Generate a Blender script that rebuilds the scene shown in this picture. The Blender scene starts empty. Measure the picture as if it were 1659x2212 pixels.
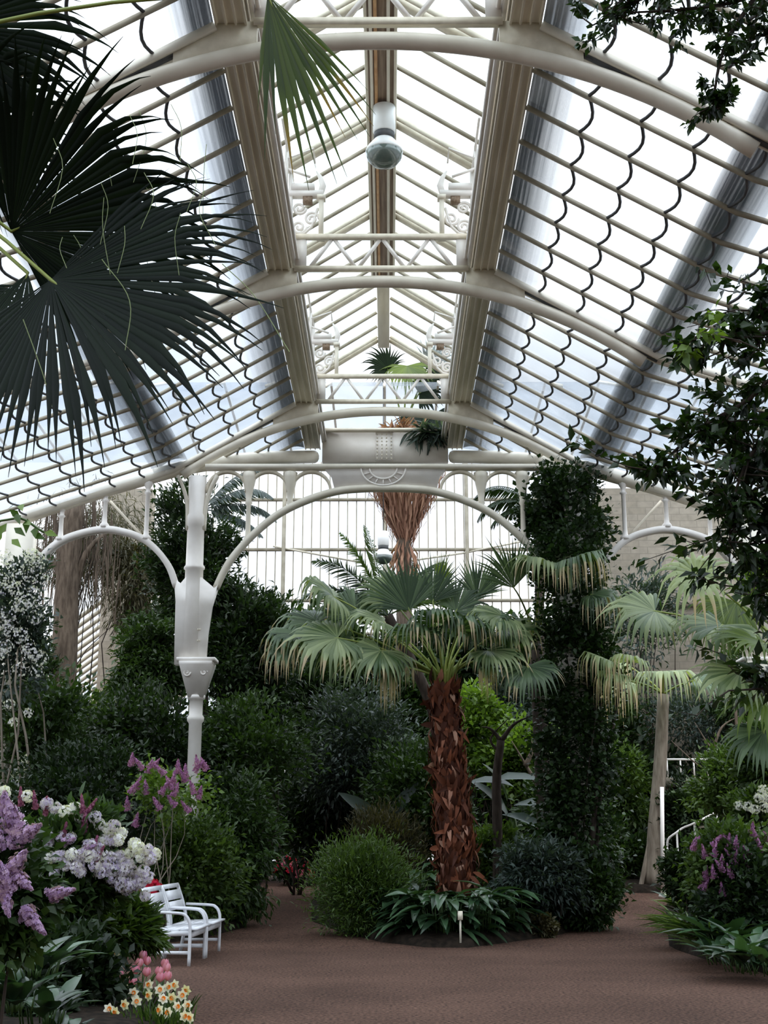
import bpy, math, random
import numpy as np
from mathutils import Vector, Matrix

scene = bpy.context.scene
COL = scene.collection
rng = np.random.default_rng(7)
random.seed(7)
PI = math.pi

# ------------------------------------------------------------------ camera
FPX = 2800.0                      # focal length in pixels of the 1659 x 2212 frame
PITCH = math.radians(14.36)
YAW = math.radians(0.21)
EYE = Vector((0.1, 0.0, 1.5))
cam_data = bpy.data.cameras.new('camera')
cam_data.sensor_fit = 'VERTICAL'
cam_data.sensor_height = 24.0
cam_data.lens = 24.0 * FPX / 2212.0
cam_data.clip_start = 0.05
cam_data.clip_end = 500
cam = bpy.data.objects.new('camera', cam_data)
cam.location = EYE
cam.rotation_euler = (PI / 2 + PITCH, 0, YAW)
COL.objects.link(cam)
scene.camera = cam

# ------------------------------------------------------------------ light: an overcast sky, brighter overhead
SKY_LOW, SKY_HIGH, EXPOSURE = 0.80, 2.75, 0.72
world = bpy.data.worlds.new('overcast_sky')
scene.world = world
world.use_nodes = True
nt = world.node_tree
nt.nodes.clear()
w_out = nt.nodes.new('ShaderNodeOutputWorld')
w_bg = nt.nodes.new('ShaderNodeBackground')
w_tc = nt.nodes.new('ShaderNodeTexCoord')
w_sep = nt.nodes.new('ShaderNodeSeparateXYZ')
w_map = nt.nodes.new('ShaderNodeMapRange')
w_noise = nt.nodes.new('ShaderNodeTexNoise')
w_noise.inputs['Scale'].default_value = 5.0
w_noise.inputs['Detail'].default_value = 5.0
w_ramp = nt.nodes.new('ShaderNodeValToRGB')
w_ramp.color_ramp.elements[0].position = 0.3
w_ramp.color_ramp.elements[0].color = (0.74, 0.84, 0.97, 1)
w_ramp.color_ramp.elements[1].position = 0.65
w_ramp.color_ramp.elements[1].color = (1.0, 1.0, 1.0, 1)
nt.links.new(w_tc.outputs['Generated'], w_sep.inputs[0])
nt.links.new(w_tc.outputs['Generated'], w_noise.inputs['Vector'])
nt.links.new(w_sep.outputs['Z'], w_map.inputs['Value'])
w_map.inputs['From Min'].default_value = 0.34
w_map.inputs['From Max'].default_value = 0.66
w_map.inputs['To Min'].default_value = SKY_LOW
w_map.inputs['To Max'].default_value = SKY_HIGH
nt.links.new(w_noise.outputs['Fac'], w_ramp.inputs['Fac'])
nt.links.new(w_ramp.outputs['Color'], w_bg.inputs['Color'])
nt.links.new(w_map.outputs['Result'], w_bg.inputs['Strength'])
nt.links.new(w_bg.outputs[0], w_out.inputs['Surface'])

vs = scene.view_settings
scene.display_settings.display_device = 'sRGB'
vs.view_transform = 'Standard'
vs.look = 'None'
vs.exposure = EXPOSURE
vs.gamma = 1.0
vs.use_curve_mapping = False
cyc = getattr(scene, 'cycles', None)
if cyc:
    cyc.max_bounces = 7
    cyc.diffuse_bounces = 5
    cyc.glossy_bounces = 2
    cyc.transmission_bounces = 4
    cyc.transparent_max_bounces = 10
    cyc.caustics_reflective = False
    cyc.caustics_refractive = False
    cyc.sample_clamp_indirect = 4.0
    cyc.use_denoising = True

# ------------------------------------------------------------------ picture-to-place helpers
CAMROT = Matrix.Rotation(YAW, 3, 'Z') @ Matrix.Rotation(PI / 2 + PITCH, 3, 'X')

def ray(px, py):
    return CAMROT @ Vector(((px - 829.5) / FPX, (1106.0 - py) / FPX, -1.0))

def at(px, py, Y):
    """The point of the place seen at that pixel, Y metres along the hall."""
    d = ray(px, py)
    t = (Y - EYE.y) / d.y
    return np.array(EYE + d * t)

def at_x(px, py, X):
    d = ray(px, py)
    return np.array(EYE + d * ((X - EYE.x) / d.x))

def ground_z(y):
    return 0.04 * max(0.0, y - 20.0)

def ground_at(px, py):
    d = ray(px, py)
    t = (0 - EYE.z) / d.z
    p = EYE + d * t
    if p.y > 20.0:
        t = (-0.8 - EYE.z) / (d.z - 0.04 * d.y)
        p = EYE + d * t
    return np.array(p)

def mpp(Y, py=1500):
    """metres per pixel at distance Y"""
    d = ray(829.5, py)
    return (Y / d.y) / FPX

def V3(*a):
    return np.array(a, dtype=float)

def unit(a):
    a = np.asarray(a, dtype=float)
    n = np.linalg.norm(a, axis=-1, keepdims=True)
    return a / np.maximum(n, 1e-9)

# ------------------------------------------------------------------ mesh builder
def origin_of(o):
    p = np.zeros(3)
    while o is not None:
        p += np.array(o.location)
        o = o.parent
    return p

class MB:
    def __init__(self):
        self.V = []; self.F = []; self.A = []; self.n = 0
    def add(self, verts, faces, var=0.5):
        verts = np.asarray(verts, dtype=float).reshape(-1, 3)
        if not isinstance(faces, list):
            faces = [faces]
        for f in faces:
            self.F.append(np.asarray(f, dtype=np.int64) + self.n)
        self.V.append(verts)
        a = np.asarray(var, dtype=float)
        self.A.append(np.full(len(verts), float(a)) if a.ndim == 0 else a)
        self.n += len(verts)
    def merge(self, other):
        for v, a in zip(other.V, other.A):
            pass
        off = self.n
        self.V += other.V; self.A += other.A
        self.F += [f + off for f in other.F]
        self.n += other.n
    def build(self, name, mat, parent=None, smooth=False, loc=None):
        V = np.concatenate(self.V) if self.V else np.zeros((0, 3))
        A = np.concatenate(self.A) if self.A else np.zeros(0)
        base = origin_of(parent) if parent is not None else np.zeros(3)
        if loc is not None:
            base = base + np.asarray(loc)
        V = V - base
        me = bpy.data.meshes.new(name)
        me.vertices.add(len(V))
        me.vertices.foreach_set('co', V.astype(np.float32).ravel())
        li = np.concatenate([f.ravel() for f in self.F])
        tot = np.concatenate([np.full(len(f), f.shape[1]) for f in self.F])
        st = np.concatenate([[0], np.cumsum(tot)[:-1]])
        me.loops.add(len(li))
        me.loops.foreach_set('vertex_index', li.astype(np.int32))
        me.polygons.add(len(tot))
        me.polygons.foreach_set('loop_start', st.astype(np.int32))
        me.polygons.foreach_set('loop_total', tot.astype(np.int32))
        if smooth:
            me.polygons.foreach_set('use_smooth', np.ones(len(tot), dtype=bool))
        at_ = me.attributes.new('var', 'FLOAT', 'POINT')
        at_.data.foreach_set('value', A.astype(np.float32))
        me.update(calc_edges=True)
        me.materials.append(mat)
        o = bpy.data.objects.new(name, me)
        COL.objects.link(o)
        if parent is not None:
            o.parent = parent
        if loc is not None:
            o.location = loc
        return o
    # --- solids
    def box(self, c, s, rot=None, var=0.5):
        c = np.asarray(c, float); h = np.asarray(s, float) / 2
        v = np.array([[x, y, z] for x in (-1, 1) for y in (-1, 1) for z in (-1, 1)], float) * h
        if rot is not None:
            v = v @ np.array(rot).T
        f = [[0, 1, 3, 2], [4, 6, 7, 5], [0, 4, 5, 1], [2, 3, 7, 6], [0, 2, 6, 4], [1, 5, 7, 3]]
        self.add(v + c, np.array(f), var)
    def bar(self, p0, p1, w, h, up=(0, 0, 1), var=0.5):
        """a rectangular bar from p0 to p1: w across, h along 'up'"""
        p0 = np.asarray(p0, float); p1 = np.asarray(p1, float)
        d = unit(p1 - p0)
        s = np.cross(d, up)
        if np.linalg.norm(s) < 1e-4:
            s = np.cross(d, (0, 1, 0))
        s = unit(s); u = np.cross(s, d)
        v = []
        for p in (p0, p1):
            for a, b in ((-1, -1), (1, -1), (1, 1), (-1, 1)):
                v.append(p + s * a * w / 2 + u * b * h / 2)
        f = [[0, 1, 2, 3], [7, 6, 5, 4], [0, 4, 5, 1], [1, 5, 6, 2], [2, 6, 7, 3], [3, 7, 4, 0]]
        self.add(v, np.array(f), var)
    def ribbon(self, pts, w, h, side, var=0.5):
        """a rectangular section swept along pts; 'side' is the constant across direction"""
        pts = np.asarray(pts, float); n = len(pts)
        t = np.gradient(pts, axis=0); t = unit(t)
        s = np.tile(unit(side), (n, 1)); u = unit(np.cross(s, t))
        v = np.stack([pts - s * w / 2 - u * h / 2, pts + s * w / 2 - u * h / 2,
                      pts + s * w / 2 + u * h / 2, pts - s * w / 2 + u * h / 2], 1).reshape(-1, 3)
        f = []
        for i in range(n - 1):
            for k in range(4):
                a = i * 4 + k; b = i * 4 + (k + 1) % 4
                f.append([a, b, b + 4, a + 4])
        f.append([3, 2, 1, 0]); e = (n - 1) * 4; f.append([e, e + 1, e + 2, e + 3])
        self.add(v, np.array(f), var)
    def tube(self, pts, r, n=8, var=0.5, caps=True):
        pts = np.asarray(pts, float); m = len(pts)
        r = np.broadcast_to(np.asarray(r, float), (m,))
        t = unit(np.gradient(pts, axis=0))
        ref = np.array([0, 0, 1.0]) if abs(t[0][2]) < 0.9 else np.array([1.0, 0, 0])
        s = unit(np.cross(t[0], ref))
        S = [s]
        for i in range(1, m):
            s = s - t[i] * np.dot(s, t[i]); s = unit(s); S.append(s)
        S = np.array(S); U = np.cross(t, S)
        a = np.linspace(0, 2 * PI, n, endpoint=False)
        v = (pts[:, None, :] + r[:, None, None] * (np.cos(a)[None, :, None] * S[:, None, :] + np.sin(a)[None, :, None] * U[:, None, :])).reshape(-1, 3)
        i = np.arange(m - 1)[:, None] * n; k = np.arange(n)[None, :]; k2 = (k + 1) % n
        f = np.stack([i + k, i + k2, i + n + k2, i + n + k], -1).reshape(-1, 4)
        vv = np.asarray(var, float)
        if vv.ndim == 1:
            vv = np.repeat(vv, n)
        fs = [f]
        if caps:
            fs += [np.arange(n)[::-1].reshape(1, n), (np.arange(n) + (m - 1) * n).reshape(1, n)]
        self.add(v, fs, vv)
    def lathe(self, c, prof, n=16, var=0.5, sq=False):
        """profile of (radius, z) turned about the vertical through c"""
        c = np.asarray(c, float)
        a = np.linspace(0, 2 * PI, n, endpoint=False) + (PI / n if sq else 0)
        v = np.array([[rr * math.cos(q), rr * math.sin(q), z] for rr, z in prof for q in a]) + c
        m = len(prof); f = []
        for i in range(m - 1):
            for k in range(n):
                f.append([i * n + k, i * n + (k + 1) % n, (i + 1) * n + (k + 1) % n, (i + 1) * n + k])
        self.add(v, [np.array(f), np.arange(n)[::-1].reshape(1, n), (np.arange(n) + (m - 1) * n).reshape(1, n)], var)
    def prism(self, poly, t, var=0.5):
        """a polygon in the x-z plane (list of points with y) thickened by t along y"""
        p = np.asarray(poly, float); n = len(p)
        v = np.concatenate([p - [0, t / 2, 0], p + [0, t / 2, 0]])
        k = np.arange(n); k2 = (k + 1) % n
        self.add(v, [np.stack([k, k2, k2 + n, k + n], -1), k[::-1].reshape(1, n), (k + n).reshape(1, n)], var)
    def sheet(self, grid, var=0.5):
        """a grid of points (m,n,3) as quads"""
        g = np.asarray(grid, float); m, n = g.shape[:2]
        i = np.arange(m - 1)[:, None] * n; k = np.arange(n - 1)[None, :]
        f = np.stack([i + k, i + k + 1, i + n + k + 1, i + n + k], -1).reshape(-1, 4)
        self.add(g.reshape(-1, 3), f, var)
    # --- leaves
    def leaves(self, P, D, L, W, N=None, tmpl='oval', var=None, curl=0.15):
        P = np.asarray(P, float); D = unit(D); m = len(P)
        L = np.broadcast_to(np.asarray(L, float), (m,)); W = np.broadcast_to(np.asarray(W, float), (m,))
        if N is None:
            N = rng.normal(size=(m, 3)) * 0.6 + [0, 0, 1.0]
        S = np.cross(D, N); S = unit(S + rng.normal(size=(m, 3)) * 1e-3); N = np.cross(S, D)
        if tmpl == 'oval':
            T = np.array([[0, 0, 0], [.45, -.5, .10], [.5, 0, 0], [.45, .5, .10], [1, 0, -curl]])
            F = np.array([[0, 2, 4, 1], [0, 3, 4, 2]])
        elif tmpl == 'tri':
            T = np.array([[0, 0, 0], [.55, -.5, .06], [1, 0, -curl], [.55, .5, .06]])
            F = np.array([[0, 3, 2, 1]])
        elif tmpl == 'lance':
            u = np.array([0, .12, .35, .65, .88, 1.0]); w = np.array([.04, .22, .5, .42, .2, .0])
            T = []; F = []
            for i in range(6):
                z = -curl * u[i] ** 2
                T += [[u[i], -w[i], z + .12 * w[i]], [u[i], 0, z], [u[i], w[i], z + .12 * w[i]]]
            for i in range(5):
                a = i * 3
                F += [[a, a + 1, a + 4, a + 3], [a + 1, a + 2, a + 5, a + 4]]
            T = np.array(T); F = np.array(F)
        X = P[:, None, :] + (T[None, :, 0] * L[:, None])[..., None] * D[:, None, :] \
            + (T[None, :, 1] * W[:, None])[..., None] * S[:, None, :] + (T[None, :, 2] * L[:, None])[..., None] * N[:, None, :]
        k = len(T)
        f = (F[None] + (np.arange(m) * k)[:, None, None]).reshape(-1, 4)
        if var is None:
            var = rng.random(m)
        var = np.broadcast_to(np.asarray(var, float), (m,))
        self.add(X.reshape(-1, 3), f, np.repeat(var, k))

# ------------------------------------------------------------------ things
def thing(name, label, cat, loc=(0, 0, 0), group=None):
    o = bpy.data.objects.new(name, None)
    o.empty_display_size = 0.2
    o.location = tuple(float(q) for q in loc)
    COL.objects.link(o)
    return tag(o, label, cat, group)

def tag(o, label, cat, group=None):
    o['label'] = label; o['category'] = cat
    if group: o['group'] = group
    return o

def struct(o):
    o['kind'] = 'structure'
    return o

def dup(root, loc, label, rotz=0.0, scale=1.0):
    """a copy of a thing with copies of its parts and sub-parts"""
    r = root.copy(); COL.objects.link(r)
    r.location = tuple(float(q) for q in loc); r.rotation_euler = (0, 0, rotz); r.scale = (scale,) * 3
    r['label'] = label
    for ch in list(root.children):
        c = ch.copy(); COL.objects.link(c); c.parent = r
        for g in list(ch.children):
            d = g.copy(); COL.objects.link(d); d.parent = c
    return r

# ------------------------------------------------------------------ materials
def _new(name):
    m = bpy.data.materials.new(name); m.use_nodes = True
    t = m.node_tree; t.nodes.clear()
    out = t.nodes.new('ShaderNodeOutputMaterial')
    return m, t, out

def solid(name, c1, c2=None, rough=0.5, scale=6.0, metallic=0.0, bump=0.0, spec=0.5, stretch=(1, 1, 1), detail=4):
    m, t, out = _new(name)
    b = t.nodes.new('ShaderNodeBsdfPrincipled')
    b.inputs['Roughness'].default_value = rough
    b.inputs['Metallic'].default_value = metallic
    b.inputs['Specular IOR Level'].default_value = spec
    tc = t.nodes.new('ShaderNodeTexCoord'); mp = t.nodes.new('ShaderNodeMapping')
    mp.inputs['Scale'].default_value = stretch
    n = t.nodes.new('ShaderNodeTexNoise'); n.inputs['Scale'].default_value = scale; n.inputs['Detail'].default_value = detail
    r = t.nodes.new('ShaderNodeValToRGB')
    r.color_ramp.elements[0].position = 0.35; r.color_ramp.elements[1].position = 0.65
    r.color_ramp.elements[0].color = (*c1, 1); r.color_ramp.elements[1].color = (*(c2 or c1), 1)
    t.links.new(tc.outputs['Object'], mp.inputs[0]); t.links.new(mp.outputs[0], n.inputs['Vector'])
    t.links.new(n.outputs['Fac'], r.inputs['Fac']); t.links.new(r.outputs['Color'], b.inputs['Base Color'])
    if bump:
        bp = t.nodes.new('ShaderNodeBump'); bp.inputs['Strength'].default_value = bump; bp.inputs['Distance'].default_value = 0.02
        t.links.new(n.outputs['Fac'], bp.inputs['Height']); t.links.new(bp.outputs[0], b.inputs['Normal'])
    t.links.new(b.outputs[0], out.inputs[0])
    return m

def leafy(name, dark, light, tip=None, rough=0.42, trans=0.25, spec=0.45):
    """leaf: colour varies leaf by leaf; var above 0.9 runs into the withered tip colour"""
    m, t, out = _new(name)
    a = t.nodes.new('ShaderNodeAttribute'); a.attribute_name = 'var'
    r = t.nodes.new('ShaderNodeValToRGB')
    e = r.color_ramp.elements
    e[0].position = 0.0; e[0].color = (*dark, 1)
    e[1].position = 0.85; e[1].color = (*light, 1)
    if tip:
        k = e.new(1.0); k.color = (*tip, 1)
    b = t.nodes.new('ShaderNodeBsdfPrincipled')
    b.inputs['Roughness'].default_value = rough; b.inputs['Specular IOR Level'].default_value = spec
    tr = t.nodes.new('ShaderNodeBsdfTranslucent')
    mx = t.nodes.new('ShaderNodeMixShader'); mx.inputs[0].default_value = trans
    t.links.new(a.outputs['Fac'], r.inputs['Fac'])
    t.links.new(r.outputs['Color'], b.inputs['Base Color'])
    g = t.nodes.new('ShaderNodeMixRGB'); g.blend_type = 'MULTIPLY'; g.inputs[0].default_value = 1.0
    g.inputs[2].default_value = (1.5, 1.6, 0.6, 1)
    t.links.new(r.outputs['Color'], g.inputs[1]); t.links.new(g.outputs[0], tr.inputs['Color'])
    t.links.new(b.outputs[0], mx.inputs[1]); t.links.new(tr.outputs[0], mx.inputs[2])
    t.links.new(mx.outputs[0], out.inputs[0])
    return m

def glassy(name, tint=(0.9, 0.95, 1.0), dirt=0.15, gloss=0.06, scale=1.2, dirt_col=(0.75, 0.82, 0.9)):
    m, t, out = _new(name)
    tr = t.nodes.new('ShaderNodeBsdfTransparent'); tr.inputs[0].default_value = (*tint, 1)
    gl = t.nodes.new('ShaderNodeBsdfGlossy'); gl.inputs['Roughness'].default_value = 0.12
    lw = t.nodes.new('ShaderNodeLayerWeight'); lw.inputs['Blend'].default_value = 0.25
    mul = t.nodes.new('ShaderNodeMath'); mul.operation = 'MULTIPLY'; mul.inputs[1].default_value = gloss * 5
    t.links.new(lw.outputs['Fresnel'], mul.inputs[0])
    m1 = t.nodes.new('ShaderNodeMixShader')
    t.links.new(mul.outputs[0], m1.inputs[0]); t.links.new(tr.outputs[0], m1.inputs[1]); t.links.new(gl.outputs[0], m1.inputs[2])
    df = t.nodes.new('ShaderNodeBsdfDiffuse'); df.inputs[0].default_value = (*dirt_col, 1)
    tl = t.nodes.new('ShaderNodeBsdfTranslucent'); tl.inputs[0].default_value = (*dirt_col, 1)
    m2 = t.nodes.new('ShaderNodeMixShader'); m2.inputs[0].default_value = 0.6
    t.links.new(df.outputs[0], m2.inputs[1]); t.links.new(tl.outputs[0], m2.inputs[2])
    tc = t.nodes.new('ShaderNodeTexCoord')
    n = t.nodes.new('ShaderNodeTexNoise'); n.inputs['Scale'].default_value = scale; n.inputs['Detail'].default_value = 6
    n.inputs['Distortion'].default_value = 0.6
    mr = t.nodes.new('ShaderNodeMapRange'); mr.inputs['From Min'].default_value = 0.35; mr.inputs['From Max'].default_value = 0.7
    mr.inputs['To Min'].default_value = dirt * 0.3; mr.inputs['To Max'].default_value = dirt * 1.6
    t.links.new(tc.outputs['Object'], n.inputs['Vector']); t.links.new(n.outputs['Fac'], mr.inputs['Value'])
    m3 = t.nodes.new('ShaderNodeMixShader')
    t.links.new(mr.outputs[0], m3.inputs[0]); t.links.new(m1.outputs[0], m3.inputs[1]); t.links.new(m2.outputs[0], m3.inputs[2])
    t.links.new(m3.outputs[0], out.inputs[0])
    return m

M = {}
M['iron'] = solid('cream_painted_iron', (0.66, 0.61, 0.50), (0.76, 0.71, 0.60), 0.45, 3.0)
M['iron_pale'] = solid('pale_painted_iron', (0.78, 0.735, 0.68), (0.85, 0.81, 0.76), 0.4, 4.0)
M['iron_worn'] = solid('weathered_painted_iron', (0.60, 0.545, 0.425), (0.72, 0.66, 0.53), 0.55, 2.5, stretch=(3, .4, 3))
M['bar'] = solid('weathered_glazing_bar', (0.24, 0.205, 0.14), (0.36, 0.32, 0.235), 0.6, 3.0)
M['seam'] = solid('dark_putty', (0.05, 0.055, 0.06), (0.09, 0.09, 0.09), 0.7, 9)
M['duct'] = solid('brown_boards', (0.16, 0.10, 0.06), (0.30, 0.22, 0.15), 0.6, 4.0, stretch=(8, .3, 8))
M['copper'] = solid('orange_rusty_pipe', (0.45, 0.22, 0.08), (0.55, 0.33, 0.15), 0.5, 6.0)
M['glass'] = glassy('roof_glass', (0.72, 0.765, 0.81), 0.20, 0.05, 0.9, (0.64, 0.70, 0.77))
M['glass_clear'] = glassy('clear_glass', (0.97, 0.98, 1.0), 0.06, 0.03, 1.0)
M['glass_lantern'] = glassy('lantern_glass', (0.72, 0.79, 0.82), 0.20, 0.04, 0.8, (0.62, 0.74, 0.76))
def strip_fade_mat():
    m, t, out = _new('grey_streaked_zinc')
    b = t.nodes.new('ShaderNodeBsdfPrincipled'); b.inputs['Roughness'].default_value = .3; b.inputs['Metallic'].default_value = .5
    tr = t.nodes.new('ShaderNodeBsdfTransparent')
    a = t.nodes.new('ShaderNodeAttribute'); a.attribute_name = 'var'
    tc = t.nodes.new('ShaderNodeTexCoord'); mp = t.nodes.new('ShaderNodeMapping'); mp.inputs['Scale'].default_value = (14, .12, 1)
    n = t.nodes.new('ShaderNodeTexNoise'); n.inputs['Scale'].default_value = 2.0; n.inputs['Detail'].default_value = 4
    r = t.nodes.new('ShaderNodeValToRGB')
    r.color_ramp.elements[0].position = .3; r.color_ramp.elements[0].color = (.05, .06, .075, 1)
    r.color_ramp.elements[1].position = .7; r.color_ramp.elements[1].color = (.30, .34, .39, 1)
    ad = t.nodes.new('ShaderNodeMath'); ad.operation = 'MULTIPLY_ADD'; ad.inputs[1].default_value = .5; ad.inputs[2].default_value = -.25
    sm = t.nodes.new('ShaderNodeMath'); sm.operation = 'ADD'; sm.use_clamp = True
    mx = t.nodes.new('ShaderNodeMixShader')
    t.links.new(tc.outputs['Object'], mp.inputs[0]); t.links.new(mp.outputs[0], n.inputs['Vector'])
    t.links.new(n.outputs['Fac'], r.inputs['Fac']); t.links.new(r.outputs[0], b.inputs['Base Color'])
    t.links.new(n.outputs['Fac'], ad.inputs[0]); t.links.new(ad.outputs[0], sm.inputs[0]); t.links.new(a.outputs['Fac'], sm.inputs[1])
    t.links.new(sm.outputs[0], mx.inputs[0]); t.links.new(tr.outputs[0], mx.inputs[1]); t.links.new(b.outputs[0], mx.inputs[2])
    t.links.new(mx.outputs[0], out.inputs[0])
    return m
M['strip_fade'] = strip_fade_mat()
M['soil'] = solid('dark_soil', (0.010, 0.008, 0.006), (0.025, 0.018, 0.013), 0.95, 12, bump=0.5, spec=0.1)
M['white_paint'] = solid('white_bench_paint', (0.72, 0.73, 0.76), (0.84, 0.85, 0.88), 0.35, 5)
M['bark'] = solid('brown_bark', (0.075, 0.055, 0.04), (0.15, 0.115, 0.085), 0.85, 8, bump=0.6, stretch=(2, 2, .5), spec=0.2)
M['bark_dark'] = solid('dark_bark', (0.025, 0.018, 0.014), (0.06, 0.045, 0.035), 0.85, 8, bump=0.5, stretch=(2, 2, .5), spec=0.2)
M['bark_grey'] = solid('grey_bark', (0.16, 0.13, 0.10), (0.28, 0.24, 0.19), 0.8, 7, bump=0.5, stretch=(2, 2, .4), spec=0.2)
M['fibre'] = leafy('red_brown_palm_fibre', (0.05, 0.014, 0.007), (0.24, 0.075, 0.035), (0.55, 0.33, 0.24), 0.7, 0.05, 0.25)
M['skirt'] = leafy('dead_palm_leaf', (0.18, 0.085, 0.055), (0.42, 0.235, 0.16), (0.42, 0.25, 0.16), 0.8, 0.15, 0.2)
M['petiole'] = leafy('yellow_green_stalk', (0.12, 0.17, 0.03), (0.36, 0.42, 0.10), None, 0.4, 0.1)

def gravel_mat():
    m, t, out = _new('brown_gravel')
    b = t.nodes.new('ShaderNodeBsdfPrincipled'); b.inputs['Roughness'].default_value = 0.9
    b.inputs['Specular IOR Level'].default_value = 0.15
    tc = t.nodes.new('ShaderNodeTexCoord')
    n1 = t.nodes.new('ShaderNodeTexNoise'); n1.inputs['Scale'].default_value = 0.6; n1.inputs['Detail'].default_value = 5
    n2 = t.nodes.new('ShaderNodeTexVoronoi'); n2.inputs['Scale'].default_value = 38
    n3 = t.nodes.new('ShaderNodeTexNoise'); n3.inputs['Scale'].default_value = 30; n3.inputs['Detail'].default_value = 4
    r1 = t.nodes.new('ShaderNodeValToRGB')
    r1.color_ramp.elements[0].position = .25; r1.color_ramp.elements[0].color = (.054, .031, .022, 1)
    r1.color_ramp.elements[1].position = .8; r1.color_ramp.elements[1].color = (.105, .062, .045, 1)
    r2 = t.nodes.new('ShaderNodeValToRGB')
    r2.color_ramp.elements[0].position = .3; r2.color_ramp.elements[0].color = (.22, .20, .20, 1)
    r2.color_ramp.elements[1].position = .7; r2.color_ramp.elements[1].color = (2.0, 1.9, 1.85, 1)
    mx = t.nodes.new('ShaderNodeMixRGB'); mx.blend_type = 'MULTIPLY'; mx.inputs[0].default_value = 1
    bp = t.nodes.new('ShaderNodeBump'); bp.inputs['Strength'].default_value = .8; bp.inputs['Distance'].default_value = .02
    for n in (n1, n2, n3):
        t.links.new(tc.outputs['Object'], n.inputs['Vector'])
    t.links.new(n1.outputs['Fac'], r1.inputs['Fac']); t.links.new(n3.outputs['Fac'], r2.inputs['Fac'])
    t.links.new(r1.outputs[0], mx.inputs[1]); t.links.new(r2.outputs[0], mx.inputs[2])
    t.links.new(mx.outputs[0], b.inputs['Base Color'])
    t.links.new(n2.outputs['Distance'], bp.inputs['Height']); t.links.new(bp.outputs[0], b.inputs['Normal'])
    t.links.new(b.outputs[0], out.inputs[0])
    return m
M['gravel'] = gravel_mat()

def stone_mat():
    m, t, out = _new('beige_stone_blocks')
    b = t.nodes.new('ShaderNodeBsdfPrincipled'); b.inputs['Roughness'].default_value = 0.9
    tc = t.nodes.new('ShaderNodeTexCoord'); mp = t.nodes.new('ShaderNodeMapping')
    mp.inputs['Rotation'].default_value = (PI / 2, 0, 0)
    br = t.nodes.new('ShaderNodeTexBrick'); br.inputs['Scale'].default_value = 1.0
    br.inputs['Brick Width'].default_value = 0.5; br.inputs['Row Height'].default_value = 0.2
    br.inputs['Mortar Size'].default_value = 0.012
    br.inputs['Color1'].default_value = (.30, .255, .195, 1); br.inputs['Color2'].default_value = (.25, .21, .155, 1)
    br.inputs['Mortar'].default_value = (.22, .185, .14, 1)
    n = t.nodes.new('ShaderNodeTexNoise'); n.inputs['Scale'].default_value = 5; n.inputs['Detail'].default_value = 6
    r = t.nodes.new('ShaderNodeValToRGB'); r.color_ramp.elements[0].color = (.6, .6, .6, 1); r.color_ramp.elements[1].color = (1.2, 1.2, 1.2, 1)
    mx = t.nodes.new('ShaderNodeMixRGB'); mx.blend_type = 'MULTIPLY'; mx.inputs[0].default_value = 1
    t.links.new(tc.outputs['Object'], mp.inputs[0]); t.links.new(mp.outputs[0], br.inputs['Vector'])
    t.links.new(tc.outputs['Object'], n.inputs['Vector']); t.links.new(n.outputs['Fac'], r.inputs['Fac'])
    t.links.new(br.outputs['Color'], mx.inputs[1]); t.links.new(r.outputs[0], mx.inputs[2])
    t.links.new(mx.outputs[0], b.inputs['Base Color']); t.links.new(b.outputs[0], out.inputs[0])
    return m
M['stone'] = stone_mat()
# ================================================================== the shell of the glasshouse
ARCH_Y = [5.69, 11.46, 17.23, 23.0]
END_Y = 25.9
PANE = 5.77 / 8
GX = 1.64                                 # outer edge of the girders
GZ = 9.5                                  # their underside
PX = [GX, 3.9, 7.1, 9.0]
PZ = [9.5, 8.2, 7.12, 6.4]

def roof_z(x):
    return float(np.interp(abs(x), PX, PZ))

# ---- ground
mb = MB()
ys = np.array([-9, 0, 8, 14, 18, 20, 22, 26, 30, 36, 46, 62.])
g = np.array([[[x, y, ground_z(min(y, 36))] for x in np.linspace(-24, 24, 13)] for y in ys])
mb.sheet(g)
struct(mb.build('floor', M['gravel']))

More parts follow.
